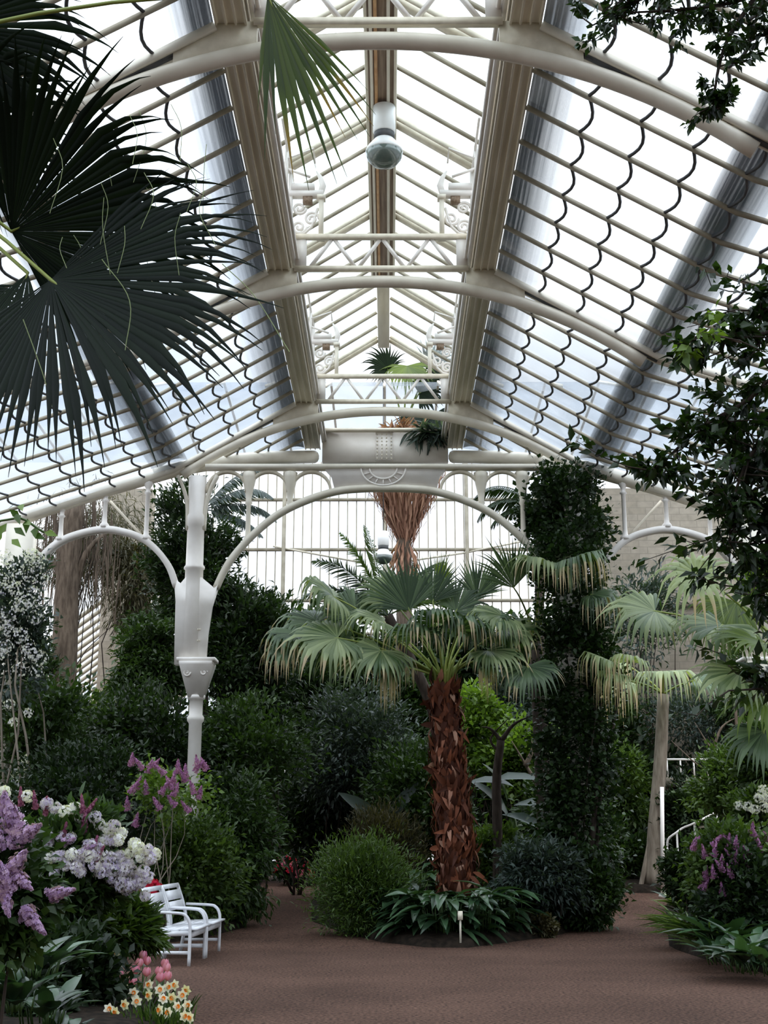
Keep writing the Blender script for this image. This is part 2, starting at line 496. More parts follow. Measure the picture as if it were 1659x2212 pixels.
# ---- nave roof: one glazed window per bay and side, its bars and laps as parts
win_no = 0
def nave_bay(side, y0, y1, detail=True, tri=False):
    global win_no
    win_no += 1
    xs = [GX, 2.3, 3.0, 3.9, 5.0, 6.0, 7.1, 9.0]
    mb = MB()
    if tri:
        xg = lambda y: 3.75 - (y - 23.0) * (3.75 - GX) / (END_Y - 23.0)
        yy = np.linspace(y0, y1, 5)
        g = np.array([[[side * (GX + (xg(y) - GX) * q), y, roof_z(GX + (xg(y) - GX) * q)] for q in (0, .5, 1)] for y in yy])
    else:
        xg = lambda y: 9.0
        yy = np.linspace(y0, y1, 9)
        g = np.array([[[side * x, y, roof_z(x)] for x in xs] for y in yy])
    mb.sheet(g)
    w = struct(mb.build('window_%d' % win_no, M['glass']))
    if not detail:
        return w
    nb = int(round((y1 - y0) / PANE))
    for i in range(nb + 1):
        y = y0 + i * PANE
        xe = xg(y)
        if xe < GX + 0.1:
            continue
        pts = [p for p in PX if p < xe - .01] + [xe]
        path = [(side * x, y, roof_z(x) - 0.03) for x in pts]
        b = MB()
        if i in (0, nb) and not tri:
            continue
        b.ribbon(path, 0.030, 0.055, (0, 1, 0))
        b.build('glazing_bar', M['bar'], w)
    # lap seams between the overlapping panes: each bows down the slope from bar to bar
    x = 2.22
    while x < 8.8:
        b = MB(); any_ = False
        for i in range(nb):
            ya = y0 + i * PANE; yb = ya + PANE
            q = np.linspace(0, 1, 7)
            yy = ya + (yb - ya) * q
            xx = x + 0.085 * np.sin(q * PI)
            if xx.max() > xg(yb) - 0.05:
                if x > xg(ya) - .1: continue
                keep = xx < np.array([xg(v) for v in yy])
                if keep.sum() < 3: continue
                yy = yy[keep]; xx = xx[keep]
            b.tube([(side * a, c, roof_z(a) - 0.012) for a, c in zip(xx, yy)], 0.020, 5)
            any_ = True
        if any_:
            b.build('lap_seam', M['seam'], w)
        x += 0.53
    return w

for side in (-1, 1):
    nave_bay(side, -8.0, ARCH_Y[0], detail=False)
    for k in range(3):
        nave_bay(side, ARCH_Y[k], ARCH_Y[k + 1])
    nave_bay(side, 23.0, END_Y, tri=True)

# ---- lantern along the ridge: sloping glass above, low upright glass below
LZ, LX, RZ = 11.1, 1.5, 12.0              # eaves height, half width, ridge height
for side in (-1, 1):
    win_no += 1
    mb = MB()
    mb.sheet([[[side * .14, y, RZ - .03], [side * LX, y, LZ]] for y in (-8, 2, 10, 18, END_Y)])
    w = struct(mb.build('window_%d' % win_no, M['glass_lantern']))
    y = ARCH_Y[0]
    i = 0
    while y < END_Y + .01:
        b = MB()
        heavy = (i % 4 == 0)
        b.bar((side * .14, y, RZ - .07), (side * LX, y, LZ - .04), 0.09 if heavy else 0.035, 0.12 if heavy else 0.055)
        if heavy:
            b.bar((side * .14, y - .16, RZ - .07), (side * LX, y - .16, LZ - .04), 0.03, 0.07)
        b.build('glazing_bar', M['iron_worn' if heavy else 'bar'], w)
        y += PANE; i += 1
    b = MB(); b.bar((side * LX, -8, LZ - .03), (side * LX, END_Y, LZ - .03), .1, .14); b.build('eaves_beam', M['iron_pale'], w)
    win_no += 1
    mb = MB(); mb.sheet([[[side * LX, y, 10.05], [side * LX, y, LZ]] for y in (-8, 8, END_Y)])
    w = struct(mb.build('window_%d' % win_no, M['glass_clear']))
    for y in np.arange(ARCH_Y[0], END_Y, PANE * 2):
        b = MB(); b.bar((side * LX, y, 10.0), (side * LX, y, LZ), .05, .05); b.build('mullion', M['iron_pale'], w)

# ridge board with its pipes
r = thing('ridge_walkway', 'long brown boarded walkway with pale pipes under the lantern ridge', 'walkway', (0, 5, RZ - .2))
mb = MB(); mb.box((0, 13.5, RZ - .16), (.43, 18, .08)); mb.build('boards', M['duct'], r)
for x, m in ((-.13, 'iron'), (-.07, 'copper'), (.1, 'iron'), (.2, 'iron_worn'), (-.2, 'iron_worn')):
    mb = MB(); mb.tube([(x, 4.6, RZ - .23), (x, 22.4, RZ - .23)], .022, 6); mb.build('pipe', M[m], r)
mb = MB(); mb.box((0, 24.2, RZ - .12), (.24, 3.6, .2))
o = mb.build('ridge_beam', M['iron_worn']); tag(o, 'weathered brown ridge beam where the lantern meets the end gable', 'beam')

# ---- two girders carrying the lantern
for side, nm in ((-1, 'left'), (1, 'right')):
    t = thing('roof_girder', 'long cream riveted girder running along the %s side of the lantern' % nm, 'girder', (side * 1.48, 5, GZ), 'girders under the lantern')
    mb = MB()
    mb.box((side * 1.48, 8.95, GZ + .25), (.30, 33.9, .5))
    mb.build('box_beam', M['iron_worn'], t)
    for dx in (-.15, -.05, .05, .15):
        mb = MB(); mb.box((side * 1.48 + dx, 8.95, GZ - .012), (.022, 33.9, .03)); mb.build('angle_strip', M['iron_worn'], t)
    mb = MB(); mb.box((side * 1.27, 8.95, GZ + .33), (.05, 33.9, .42)); mb.build('inner_flange', M['iron_pale'], t)
    mb = MB(); mb.tube([(side * 1.21, -7, GZ + .16), (side * 1.21, END_Y, GZ + .16)], .025, 6); mb.build('pipe', M['iron_pale'], t)

# ---- zinc strips lying on the glass, dark from below; opacity fades across each strip
def zinc_strip(x0, x1, y0, y1, side, label, strip_fade):
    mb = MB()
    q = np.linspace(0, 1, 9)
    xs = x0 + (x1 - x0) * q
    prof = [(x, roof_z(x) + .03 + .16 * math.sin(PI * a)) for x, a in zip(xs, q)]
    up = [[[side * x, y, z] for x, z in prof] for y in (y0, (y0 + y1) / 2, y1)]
    op = np.interp(q, *strip_fade)
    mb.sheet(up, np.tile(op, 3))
    o = mb.build('roof_flashing', M['strip_fade'], smooth=True)
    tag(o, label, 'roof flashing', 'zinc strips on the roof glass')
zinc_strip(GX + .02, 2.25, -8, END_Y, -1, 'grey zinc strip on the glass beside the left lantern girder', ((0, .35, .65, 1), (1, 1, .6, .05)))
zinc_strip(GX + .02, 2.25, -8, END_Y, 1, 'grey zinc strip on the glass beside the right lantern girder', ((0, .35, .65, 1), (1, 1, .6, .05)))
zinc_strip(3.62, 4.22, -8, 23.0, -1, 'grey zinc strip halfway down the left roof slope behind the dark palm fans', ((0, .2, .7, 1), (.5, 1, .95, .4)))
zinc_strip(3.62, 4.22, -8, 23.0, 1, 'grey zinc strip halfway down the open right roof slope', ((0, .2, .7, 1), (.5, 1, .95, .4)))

# ---- tubular arched ribs with their rafters, and the lattice beams on top of them
RIB_R, RIB_C = 6.16, 1.67 + 1.5
ribname = ['', 'nearest cream tubular roof rib, high at the top of the photo', 'second cream tubular roof rib, below the round hanging lamp', 'farthest cream tubular roof rib, in front of the fascia box']
trussname = ['', 'nearest lattice beam, cut by the top edge of the photo', 'second lattice beam, level with the gilt-scrolled brackets under the round lamp', 'farthest lattice beam, with bold white zigzag before the end gable']
for k in (0, 1, 2, 3):
    y = ARCH_Y[k]
    if k == 0:
        continue
    t = thing('roof_rib', ribname[k], 'roof rib', (0, y, RIB_C + RIB_R), 'tubular roof ribs')
    a = np.linspace(-.645, .645, 41)
    mb = MB(); mb.tube([(RIB_R * math.sin(q), y, RIB_C + RIB_R * math.cos(q)) for q in a], .088, 12)
    mb.build('tube', M['iron'], t, smooth=True)
    for side in (-1, 1):
        xe = 9.0
        for dy in (-.07, .07):
            mb = MB()
            mb.ribbon([(side * x, y + dy, roof_z(x) - .05) for x in (GX, 2.6, 3.9, 7.1, xe)], .045, .09, (0, 1, 0))
            mb.build('rafter', M['iron'], t)
        mb = MB()
        mb.ribbon([(side * x, y, roof_z(x) - .09) for x in (GX, 2.6, 3.9)], .075, .03, (0, 1, 0)); mb.build('rafter_web', M['seam'], t)
        # gusset plate between girder and tube
        zt = lambda x: RIB_C + math.sqrt(RIB_R ** 2 - x * x)
        xs = np.linspace(1.22, 2.05, 7)
        poly = [(side * x, y, zt(x)) for x in xs] + [(side * x, y, roof_z(max(x, GX)) - .03 if x > GX else GZ + .02) for x in xs[::-1]]
        mb = MB(); mb.prism(poly if side > 0 else poly[::-1], .10); mb.build('gusset_plate', M['iron_worn'], t)
    t = thing('lattice_beam', trussname[k], 'lattice beam', (0, y, GZ), 'lattice beams across the lantern')
    z0, z1 = GZ + .0, GZ + .5
    for z in (z0, z1):
        mb = MB(); mb.box((0, y - .04, z), (2.5, .09, .045)); mb.build('chord', M['iron'], t)
        mb = MB(); mb.box((0, y - .08, z), (2.5, .02, .08)); mb.build('chord_web', M['iron_worn'], t)
    xs = np.linspace(-1.05, 1.05, 7)
    for i in range(6):
        a, b = (z0, z1) if i % 2 == 0 else (z1, z0)
        mb = MB(); mb.bar((xs[i], y - .04, a), (xs[i + 1], y - .04, b), .045, .05, up=(0, 1, 0)); mb.build('diagonal', M['iron_pale'], t)
    for side in (-1, 1):
        mb = MB(); mb.box((side * 1.16, y - .05, (z0 + z1) / 2), (.16, .05, .5)); mb.build('end_plate', M['iron_pale'], t)

# ---- scrolled brackets carrying the window gear inside the lantern
def spiral(c, r0, turns, ax, n=30, flip=1):
    q = np.linspace(0, 1, n)
    rr = r0 * (1 - .8 * q); a = flip * q * turns * 2 * PI
    return np.array([[c[0] + rr[i] * math.cos(a[i]), c[1], c[2] + rr[i] * math.sin(a[i])] for i in range(n)])

bracket_names = {(2, -1): 'white scrolled iron bracket standing on the left end of the second lattice beam',
                 (2, 1): 'white scrolled iron bracket standing on the right end of the second lattice beam',
                 (3, -1): 'white scrolled iron bracket standing on the left end of the farthest lattice beam',
                 (3, 1): 'white scrolled iron bracket standing on the right end of the farthest lattice beam'}
for k in (2, 3):
    for side in (-1, 1):
        y = ARCH_Y[k] + .02
        t = thing('scroll_bracket', bracket_names[(k, side)], 'bracket', (side * 1.2, y, 10.0), 'scrolled lantern brackets')
        mb = MB(); mb.box((side * 1.33, y, 10.55), (.06, .1, 1.1)); mb.build('back_post', M['iron_pale'], t)
        mb = MB(); mb.box((side * .88, y, 10.32), (.07, .1, .62)); mb.box((side * .88, y, 10.66), (.12, .14, .06)); mb.box((side * .88, y, 10.03), (.12, .14, .06)); mb.build('front_post', M['iron'], t)
        mb = MB(); mb.box((side * 1.1, y, 10.72), (.5, .12, .09)); mb.box((side * 1.15, y, 10.82), (.34, .14, .1)); mb.build('cap', M['iron_pale'], t)
        mb = MB(); mb.box((side * 1.08, y, 10.62), (.14, .1, .1)); mb.build('rusty_block', M['duct'], t)
        for c, r0, fl in (((side * 1.2, y, 10.50), .10, 1), ((side * 1.02, y, 10.33), .11, -1), ((side * 1.2, y, 10.2), .11, 1)):
            mb = MB(); mb.tube(spiral(c, r0, 1.6, 0, flip=fl * side), .022, 6); mb.build('scroll', M['iron_pale'], t, smooth=True)
        mb = MB(); mb.tube([(side * 1.3, y, 10.05), (side * 1.12, y, 10.1), (side * 1.02, y, 10.2), (side * .93, y, 10.5)], .022, 6); mb.build('stay', M['iron_pale'], t)
        # horn-shaped arm and the window rods
        mb = MB(); mb.tube([(side * .9, y, 10.7), (side * .86, y, 10.86), (side * .9, y, 11.0), (side * .96, y, 11.1)], [.045, .05, .035, .012], 8); mb.build('horn', M['iron_pale'], t, smooth=True)
        mb = MB(); mb.tube([(side * 1.33, y - .05, 11.05), (side * 1.33, y - 1.6, 11.0)], .018, 6); mb.build('rod', M['iron_pale'], t)
        mb = MB(); mb.tube([(side * 1.34, y - .7, 10.2), (side * 1.34, y - .7, 11.1)], .03, 6)
        mb.tube([(side * 1.34, y - .7, 10.75), (side * 1.0, y - .7, 10.62)], .02, 6)
        mb.tube([(side * 1.34, y - .7, 10.9), (side * .95, y - .9, 10.95), (side * .95, y - .5, 10.95)], .014, 6); mb.build('window_lever', M['iron_pale'], t)

# ---- groin tubes and outer end rib
for side, nm in ((-1, 'left'), (1, 'right')):
    path = [(side * 1.45, END_Y, 9.32), (side * 2.2, 24.95, 9.02), (side * 3.0, 23.9, 8.64), (side * 3.75, 23.05, 8.24), (side * 4.4, 23.0, 8.03), (side * 5.1, 23.0, 7.82), (side * 6.05, 23.0, 7.5), (side * 7.1, 23.0, 7.1), (side * 9.0, 23.0, 6.36)]
    mb = MB(); mb.tube(path, .135, 12)
    o = mb.build('eaves_tube', M['iron'], smooth=True)
    tag(o, 'thick cream tube edging the %s roof slope above the arcade' % nm, 'tube', 'thick tubes above the arcade')

# ---- the cast iron arcade across the end of the nave
AY = 23.0
CX = 833.0
def apx(px, py, side=-1, Y=AY):
    return at(px if side < 0 else 2 * CX - px, py, Y)

def smooth_path(pts, n=6):
    pts = np.asarray(pts, float)
    P = np.concatenate([[2 * pts[0] - pts[1]], pts, [2 * pts[-1] - pts[-2]]])
    out = []
    for i in range(1, len(P) - 2):
        for q in np.linspace(0, 1, n, endpoint=False):
            a, b, c, d = P[i - 1], P[i], P[i + 1], P[i + 2]
            out.append(.5 * ((2 * b) + (c - a) * q + (2 * a - 5 * b + 4 * c - d) * q * q + (3 * b - a - 3 * c + d) * q ** 3))
    out.append(pts[-1])
    return np.array(out)

for side, nm in ((-1, 'left'), (1, 'right')):
    base = apx(410, 1900, side); bx = base[0]
    colname = 'cream cast iron column standing free among dark trees behind the purple lilac' if side < 0 else 'cream cast iron column half hidden by the ivy tree beyond the palm'
    t = thing('iron_column', colname, 'column', (bx, AY, ground_z(AY)), 'arcade columns')
    mb = MB(); z0 = ground_z(AY)
    mb.lathe((bx, AY, 0), [(.2, z0), (.2, z0 + .25), (.14, z0 + .4), (.12, z0 + .9), (.115, 3.55), (.15, 3.6), (.15, 3.66), (.12, 3.7), (.12, 3.96), (.16, 3.98), (.16, 4.04)], 14)
    mb.build('shaft', M['iron_pale'], t, smooth=False)
    mb = MB(); mb.lathe((bx, AY, 0), [(.19, 4.0), (.40, 4.56), (.41, 4.62)], 4, sq=True)
    for dx in (-.15, .15):
        mb.tube(spiral((bx + dx, AY - .24, 4.42), .07, 1.3, 0, flip=1 if dx > 0 else -1), .016, 5)
    mb.build('capital', M['iron_pale'], t)
    mb = MB(); mb.box((bx, AY, 4.66), (.68, .5, .06)); mb.box((bx, AY, 4.61), (.58, .44, .05)); mb.build('abacus', M['iron_pale'], t)
    poly = [apx(*p, side) for p in ((378, 1437), (379, 1380), (381, 1300), (379, 1275), (384, 1256), (392, 1262), (402, 1250), (438, 1250), (464, 1272), (470, 1268), (473, 1262), (458, 1310), (449, 1370), (444, 1437))]
    mb = MB(); mb.prism(poly if side < 0 else poly[::-1], .2); mb.build('spandrel_plate', M['iron_pale'], t)
    mb = MB(); mb.lathe((apx(419, 1250, side)[0], AY, 0), [(.17, 4.65), (.165, 6.0), (.165, 6.3), (.19, 6.32), (.19, 6.36), (.16, 6.4), (.155, 7.1), (.18, 7.13), (.18, 7.3), (.155, 7.35), (.165, 8.05)], 8)
    mb.build('upper_post', M['iron_pale'], t)
    for q in (-1, 1):
        x0 = apx(419, 1250, side)[0]
        p2 = [(x0 + q * .15, AY, 7.05), (x0 + q * .17, AY, 7.5), (x0 + q * .24, AY, 7.8), (x0 + q * .36, AY, 8.08)]
        mb = MB(); mb.ribbon(smooth_path(p2, 4), .12, .06, (0, 1, 0)); mb.build('flared_web', M['iron'], t)
    mb = MB()
    for zz in (5.2, 5.0):
        for dx in (-.16, -.12, .0, .04):
            mb.lathe((bx + dx, AY - .115, zz), [(.012, -.012), (.012, .012)], 6)
    mb.build('rivet', M['iron_worn'], t)

    # side arch with three posts up to the tube
    t2 = thing('side_arch', 'small cream iron arch with three slender posts on the %s of the arcade' % nm, 'arch', apx(225, 1145, side), 'arcade arches')
    pts = [apx(*p, side) for p in ((381, 1268), (366, 1226), (340, 1190), (308, 1164), (270, 1150), (225, 1144), (172, 1154), (128, 1172), (94, 1202), (66, 1245), (49, 1300), (44, 1345), (42, 1440))]
    mb = MB(); mb.ribbon(smooth_path(pts, 5), .16, .11, (0, 1, 0)); mb.build('arch_rib', M['iron_pale'], t2)
    for px, ya, yb in ((130, 1096, 1168), (225, 1062, 1140), (315, 1046, 1166)):
        lo = apx(px, yb, side); hi = apx(px, ya, side)
        c = (lo[0], AY, 0)
        mb = MB(); mb.lathe(c, [(.10, lo[2]), (.09, lo[2] + .05), (.05, lo[2] + .1), (.042, lo[2] + .2), (.042, hi[2] - .2), (.07, hi[2] - .17), (.045, hi[2] - .14), (.045, hi[2] - .08), (.09, hi[2]), (.09, hi[2] + .12)], 10)
        mb.build('post', M['iron_pale'], t2, smooth=False)
    a = apx(315, 1166, side); b = apx(232, 1075, side); b[1] += .25; a[1] += .25
    mb = MB(); mb.bar(a, b, .04, .05); mb.build('stay', M['iron'], t2)
    # far column of the side arch
    bx2 = apx(22, 1500, side)[0]
    t3 = thing('iron_column', ('cream iron column at the left edge, overgrown with white flowering branches' if side < 0 else 'cream iron column behind the fig tree at the right edge'), 'column', (bx2, AY, ground_z(AY)), 'arcade columns')
    mb = MB(); mb.lathe((bx2, AY, 0), [(.2, z0), (.14, z0 + .4), (.115, 3.6), (.15, 4.0)], 14); mb.build('shaft', M['iron'], t3)
    mb = MB(); mb.lathe((bx2, AY, 0), [(.19, 4.0), (.33, 4.35), (.40, 4.62)], 4, sq=True); mb.build('capital', M['iron'], t3)
    mb = MB(); mb.box((bx2, AY, 4.66), (.68, .5, .06)); mb.build('abacus', M['iron_pale'], t3)
    mb = MB(); mb.box((bx2, AY, 5.9), (.5, .25, 2.5)); mb.build('spandrel_plate', M['iron'], t3)

# central arch, spandrel rings, fascia
t = thing('centre_arch', 'wide cream iron arch with ringed spandrels spanning the way to the palm house', 'arch', at(CX, 1055, AY), 'arcade arches')
half = [(467, 1270), (482, 1238), (503, 1204), (545, 1157), (600, 1112), (660, 1082), (725, 1062), (780, 1056)]
pts = [apx(*p) for p in half] + [at(CX, 1055, AY)] + [apx(*p, 1) for p in half[::-1]]
mb = MB(); mb.ribbon(smooth_path(pts, 5), .18, .10, (0, 1, 0)); mb.build('arch_rib', M['iron'], t)
for side in (-1, 1):
    for cx_ in (490, 580, 672):
        c = apx(cx_, 1060, side); rr = 42 * mpp(AY, 1040)
        a = np.linspace(-.1, PI + .1, 17)
        mb = MB(); mb.ribbon([(c[0] + rr * math.cos(q), AY, c[2] + rr * math.sin(q)) for q in a], .10, .05, (0, 1, 0))
        mb.build('spandrel_ring', M['iron_worn'], t)
    for px, yb in ((535, 1167), (626, 1100)):
        lo = apx(px, yb, side); hi = apx(px, 1030, side)
        mb = MB(); mb.lathe((lo[0], AY, 0), [(.09, lo[2]), (.05, lo[2] + .08), (.04, hi[2] - .55), (.07, hi[2] - .5), (.05, hi[2] - .45), (.07, hi[2] - .3), (.13, hi[2] - .02), (.13, hi[2] + .08)], 8)
        mb.build('pendant_post', M['iron'], t)
f = thing('fascia_box', 'cream riveted fascia box with a half-round ornament over the centre arch', 'fascia', at(CX, 1000, AY))
poly = [apx(x, y) for x, y in ((700, 1012), (716, 1030), (724, 1062))] + [at(x, 1057, AY) for x in (780, CX, 886)] + [apx(x, y, 1) for x, y in ((724, 1062), (716, 1030), (700, 1012))]
mb = MB(); mb.prism(poly[::-1], .12); mb.build('lower_panel', M['iron_pale'], f)
mb = MB(); a0 = apx(445, 1010); a1 = apx(445, 1010, 1); mb.bar(a0, a1, .22, .08); mb.build('chord', M['iron'], f)
c = at(828, 1014, AY); rr = 48 * mpp(AY, 1010)
mb = MB()
for s in (1.0, .62):
    mb.tube([(c[0] + s * rr * math.cos(q), AY - .08, c[2] + s * rr * .8 * math.sin(q)) for q in np.linspace(PI, 2 * PI, 17)], .02, 6)
for q in np.linspace(PI, 2 * PI, 9):
    mb.tube([(c[0] + .65 * rr * math.cos(q), AY - .08, c[2] + .52 * rr * math.sin(q)), (c[0] + rr * math.cos(q), AY - .08, c[2] + .8 * rr * math.sin(q))], .012, 5)
mb.build('half_round_ornament', M['iron_pale'], f)
a = at(697, 936, END_Y); b = at(968, 1000, END_Y)
mb = MB(); mb.box(((a[0] + b[0]) / 2, END_Y, (a[2] + b[2]) / 2), (b[0] - a[0], .16, a[2] - b[2])); mb.build('upper_panel', M['iron_pale'], f)
mb = MB(); mb.box(((a[0] + b[0]) / 2, END_Y - .06, a[2] + .02), (b[0] - a[0] + .1, .3, .06)); mb.build('rim', M['iron'], f)
mb = MB(); mb.box(((a[0] + b[0]) / 2 - .02, END_Y - .1, (a[2] + b[2]) / 2), (.36, .04, a[2] - b[2] - .04)); mb.build('joint_plate', M['iron_pale'], f)
for dx in (-.15, -.05, .05, .15):
    mb = MB()
    for zz in np.linspace(b[2] + .06, a[2] - .06, 8):
        mb.box(((a[0] + b[0]) / 2 - .02 + dx, END_Y - .125, zz), (.022, .02, .022))
    mb.build('rivet', M['iron_worn'], f)

# ---- the palm house beyond: north wall of glass, roof, masonry
NY = 38.0
win_no += 1
mb = MB(); mb.sheet([[[x, NY, .6], [x, NY, 12.8]] for x in (-6, 0, 6)])
w = struct(mb.build('window_%d' % win_no, M['glass_clear']))
for x in np.arange(-6, 6.01, .27):
    b = MB(); b.box((x, NY - .02, 6.7), (.03, .03, 12.2)); b.build('glazing_bar', M['bar'], w)
for z in (4.4, 6.1, 7.5, 8.5, 10.05, 11.6):
    b = MB(); b.box((0, NY - .05, z), (12, .07, .09)); b.build('transom', M['bar'], w)
for x in (-3.05, .0, 2.45):
    b = MB(); b.box((x, NY - .08, 6.7), (.11, .12, 12.2)); b.build('mullion', M['bar'], w)
mb = MB(); mb.box((0, NY, .2), (28, .4, 1.6)); struct(mb.build('wall_north', M['stone']))
# tie rods across the opening
t = thing('tie_rods', 'thin rusty tie rods meeting at the mullion across the far glass wall', 'tie rod', at(1000, 1195, 37.9))
for p, q in (((1000, 1195), (1150, 1165)), ((1000, 1195), (860, 1215)), ((590, 1180), (780, 1215)), ((1070, 1190), (1140, 1205))):
    mb = MB(); mb.tube([at(*p, 37.9), at(*q, 37.9)], .03, 6); mb.build('rod', M['iron_worn'], t)
# tall roof of the palm house
win_no += 1
mb = MB(); mb.sheet([[[x, 26.0, 10.8], [x, 32.0, 13.2], [x, NY, 12.8]] for x in (-13, -6, -1.5)])
mb.sheet([[[x, 26.0, 10.8], [x, 32.0, 13.2], [x, NY, 12.8]] for x in (1.5, 6, 13)])
mb.sheet([[[x, 29.0, 12.0], [x, 32.0, 13.2], [x, NY, 12.8]] for x in (-1.5, 1.5)])
w = struct(mb.build('window_%d' % win_no, M['glass']))
for x in np.arange(-12.6, 12.7, 1.4):
    b = MB(); b.ribbon([(x, 29.0, 12.0), (x, 32, 13.2), (x, NY, 12.8)], .06, .08, (1, 0, 0)); b.build('glazing_bar', M['iron'], w)
# masonry at either side
mb = MB(); mb.box((10.85, 37.7, 5.9), (9.2, .6, 11.8)); struct(mb.build('wall_right', M['stone']))
for z, hgt in ((6.2, .16), (8.3, .22)):
    mb = MB(); mb.box((10.85, 37.36, z), (9.3, .16, hgt)); struct(mb.build('trim_%d' % int(z), M['stone']))
mb = MB(); mb.box((-7.65, 37.7, 5.9), (1.35, .6, 11.8)); struct(mb.build('wall_left', M['stone']))
# far wing on the left: a lower glass slope with bars
win_no += 1
mb = MB(); mb.sheet([[[-6.5, y, 10.2], [-14.5, y, 4.2]] for y in (38.5, 48, 60)])
w = struct(mb.build('window_%d' % win_no, M['glass_clear']))
for y in np.arange(38.6, 60, .75):
    b = MB(); b.bar((-6.5, y, 10.15), (-14.5, y, 4.15), .09, .1); b.build('glazing_bar', M['bar'], w)
# side walls of the nave, mostly outside the picture
for side in (-1, 1):
    win_no += 1
    mb = MB(); mb.sheet([[[side * 9.0, y, .9], [side * 9.0, y, 6.4]] for y in (-8, 8, 23)])
    w = struct(mb.build('window_%d' % win_no, M['glass']))
    for y in np.arange(-7, 23, 1.44):
        b = MB(); b.box((side * 8.97, y, 3.6), (.06, .06, 5.6)); b.build('mullion', M['iron'], w)
mb = MB(); mb.box((-9, 7.5, .45), (.4, 31, .9)); struct(mb.build('wall_west', M['stone']))
mb = MB(); mb.box((9, 7.5, .45), (.4, 31, .9)); struct(mb.build('wall_east', M['stone']))
mb = MB(); mb.box((0, -8.2, 4.5), (18.4, .3, 9.0)); struct(mb.build('wall_south', M['stone']))

# ---- lamps
def pendant(px, py_top, Y, dia, label, cable_top):
    p = at(px, py_top, Y)
    t = thing('pendant_lamp', label, 'lamp', p, 'round hanging lamps')
    s = dia / .54
    x, y, z = p
    mb = MB(); mb.tube([(x, y, z), (x, y, cable_top)], .012, 6); mb.build('cable', M['seam'], t)
    mb = MB(); mb.lathe((x, y, z), [(.12 * s, 0), (.165 * s, -.02 * s), (.165 * s, -.42 * s), (.15 * s, -.44 * s)], 20); mb.build('ballast_housing', M['lamp_white'], t)
    mb = MB(); mb.lathe((x, y, z), [(.15 * s, -.44 * s), (.15 * s, -.54 * s)], 20); mb.build('black_band', M['seam'], t)
    mb = MB(); mb.lathe((x, y, z), [(.13 * s, -.53 * s), (.17 * s, -.58 * s), (.25 * s, -.68 * s), (.275 * s, -.74 * s), (.265 * s, -.76 * s)], 24); mb.build('reflector', M['lamp_white'], t, smooth=True)
    mb = MB(); mb.lathe((x, y, z), [(.27 * s, -.76 * s), (.25 * s, -.84 * s), (.18 * s, -.93 * s), (.08 * s, -.97 * s), (.01, -.98 * s)], 24); mb.build('glass_bowl', M['lamp_glass'], t, smooth=True)
M['lamp_white'] = solid('lamp_white', (.78, .78, .76), (.85, .85, .84), .35, 3)
M['lamp_glass'] = solid('green_grey_lamp_glass', (.06, .085, .075), (.14, .17, .15), .12, 2, spec=.8)
pendant(830, 230, 16.6, .53, 'round white lamp with green glass bowl hanging high under the lantern ridge', 11.75)
pendant(828, 1148, 30.0, .44, 'smaller dark round lamp hanging beside the dead palm skirt in the arch', 12.5)
# ================================================================== plants: the kit
G = {}
G['dark'] = leafy('dark_green_leaf', (0.0080, 0.0176, 0.0064), (0.0520, 0.1000, 0.0256), None, .45, .25, .35)
G['deep'] = leafy('blackish_green_leaf', (0.0048, 0.0112, 0.0048), (0.0272, 0.0528, 0.0176), None, .45, .25, .35)
G['mid'] = leafy('mid_green_leaf', (0.0144, 0.0336, 0.0080), (0.0960, 0.1600, 0.0336), None, .45, .3, .35)
G['bright'] = leafy('bright_green_leaf', (0.0400, 0.0880, 0.0096), (0.1600, 0.2560, 0.0400), None, .4, .35)
G['blue'] = leafy('blue_grey_green_leaf', (0.0176, 0.0288, 0.0240), (0.0680, 0.1000, 0.0840))
G['olive'] = leafy('brownish_olive_leaf', (0.0240, 0.0240, 0.0096), (0.0960, 0.0840, 0.0360), None, .6)
G['ivy'] = leafy('ivy_leaf', (0.0048, 0.0136, 0.0048), (0.0280, 0.0600, 0.0144), None, .45, .2, .3)
G['glossy'] = leafy('glossy_fig_leaf', (0.0048, 0.0128, 0.0048), (0.0280, 0.0600, 0.0128), (.16, .30, .04), .3, .3)
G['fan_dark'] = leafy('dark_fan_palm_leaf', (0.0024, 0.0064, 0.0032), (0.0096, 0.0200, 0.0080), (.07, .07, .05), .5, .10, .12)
G['fan'] = leafy('grey_green_fan_leaf', (.020, .046, .016), (.15, .22, .11), (.46, .36, .22), .4, .25)
G['fan_light'] = leafy('pale_fan_leaf', (.04, .085, .022), (.37, .43, .22), (.50, .39, .24), .38, .3)
G['fan_yellow'] = leafy('yellow_green_fan_leaf', (.035, .075, .010), (.13, .19, .025), (.32, .24, .06), .4, .5)
G['fan_top'] = leafy('deep_yellow_green_fan_leaf', (.018, .036, .005), (.065, .095, .010), (.24, .15, .03), .4, .5)  # darker yellow-green leaf colour for the frond hanging in at the top
G['strap'] = leafy('strap_leaf', (.02, .05, .015), (.16, .23, .08), None, .35)
G['broad'] = leafy('broad_dark_leaf', (.010, .028, .012), (.065, .13, .06), None, .30, .15, .5)
G['lilac'] = leafy('lilac_floret', (.36, .22, .46), (.68, .50, .76), None, .6, .3, .2)
G['purple'] = leafy('purple_floret', (.30, .12, .32), (.58, .30, .55), None, .6, .3, .2)
G['mauve'] = leafy('mauve_spike_floret', (.30, .08, .20), (.50, .22, .36), None, .6, .3, .2)
G['white'] = leafy('white_floret', (.66, .62, .78), (.90, .90, .96), None, .6, .3, .2)
G['lavwhite'] = leafy('lavender_white_floret', (.46, .38, .64), (.80, .77, .90), None, .6, .3, .2)
G['red'] = leafy('red_floret', (.45, .01, .03), (.70, .03, .10), None, .5, .3, .2)
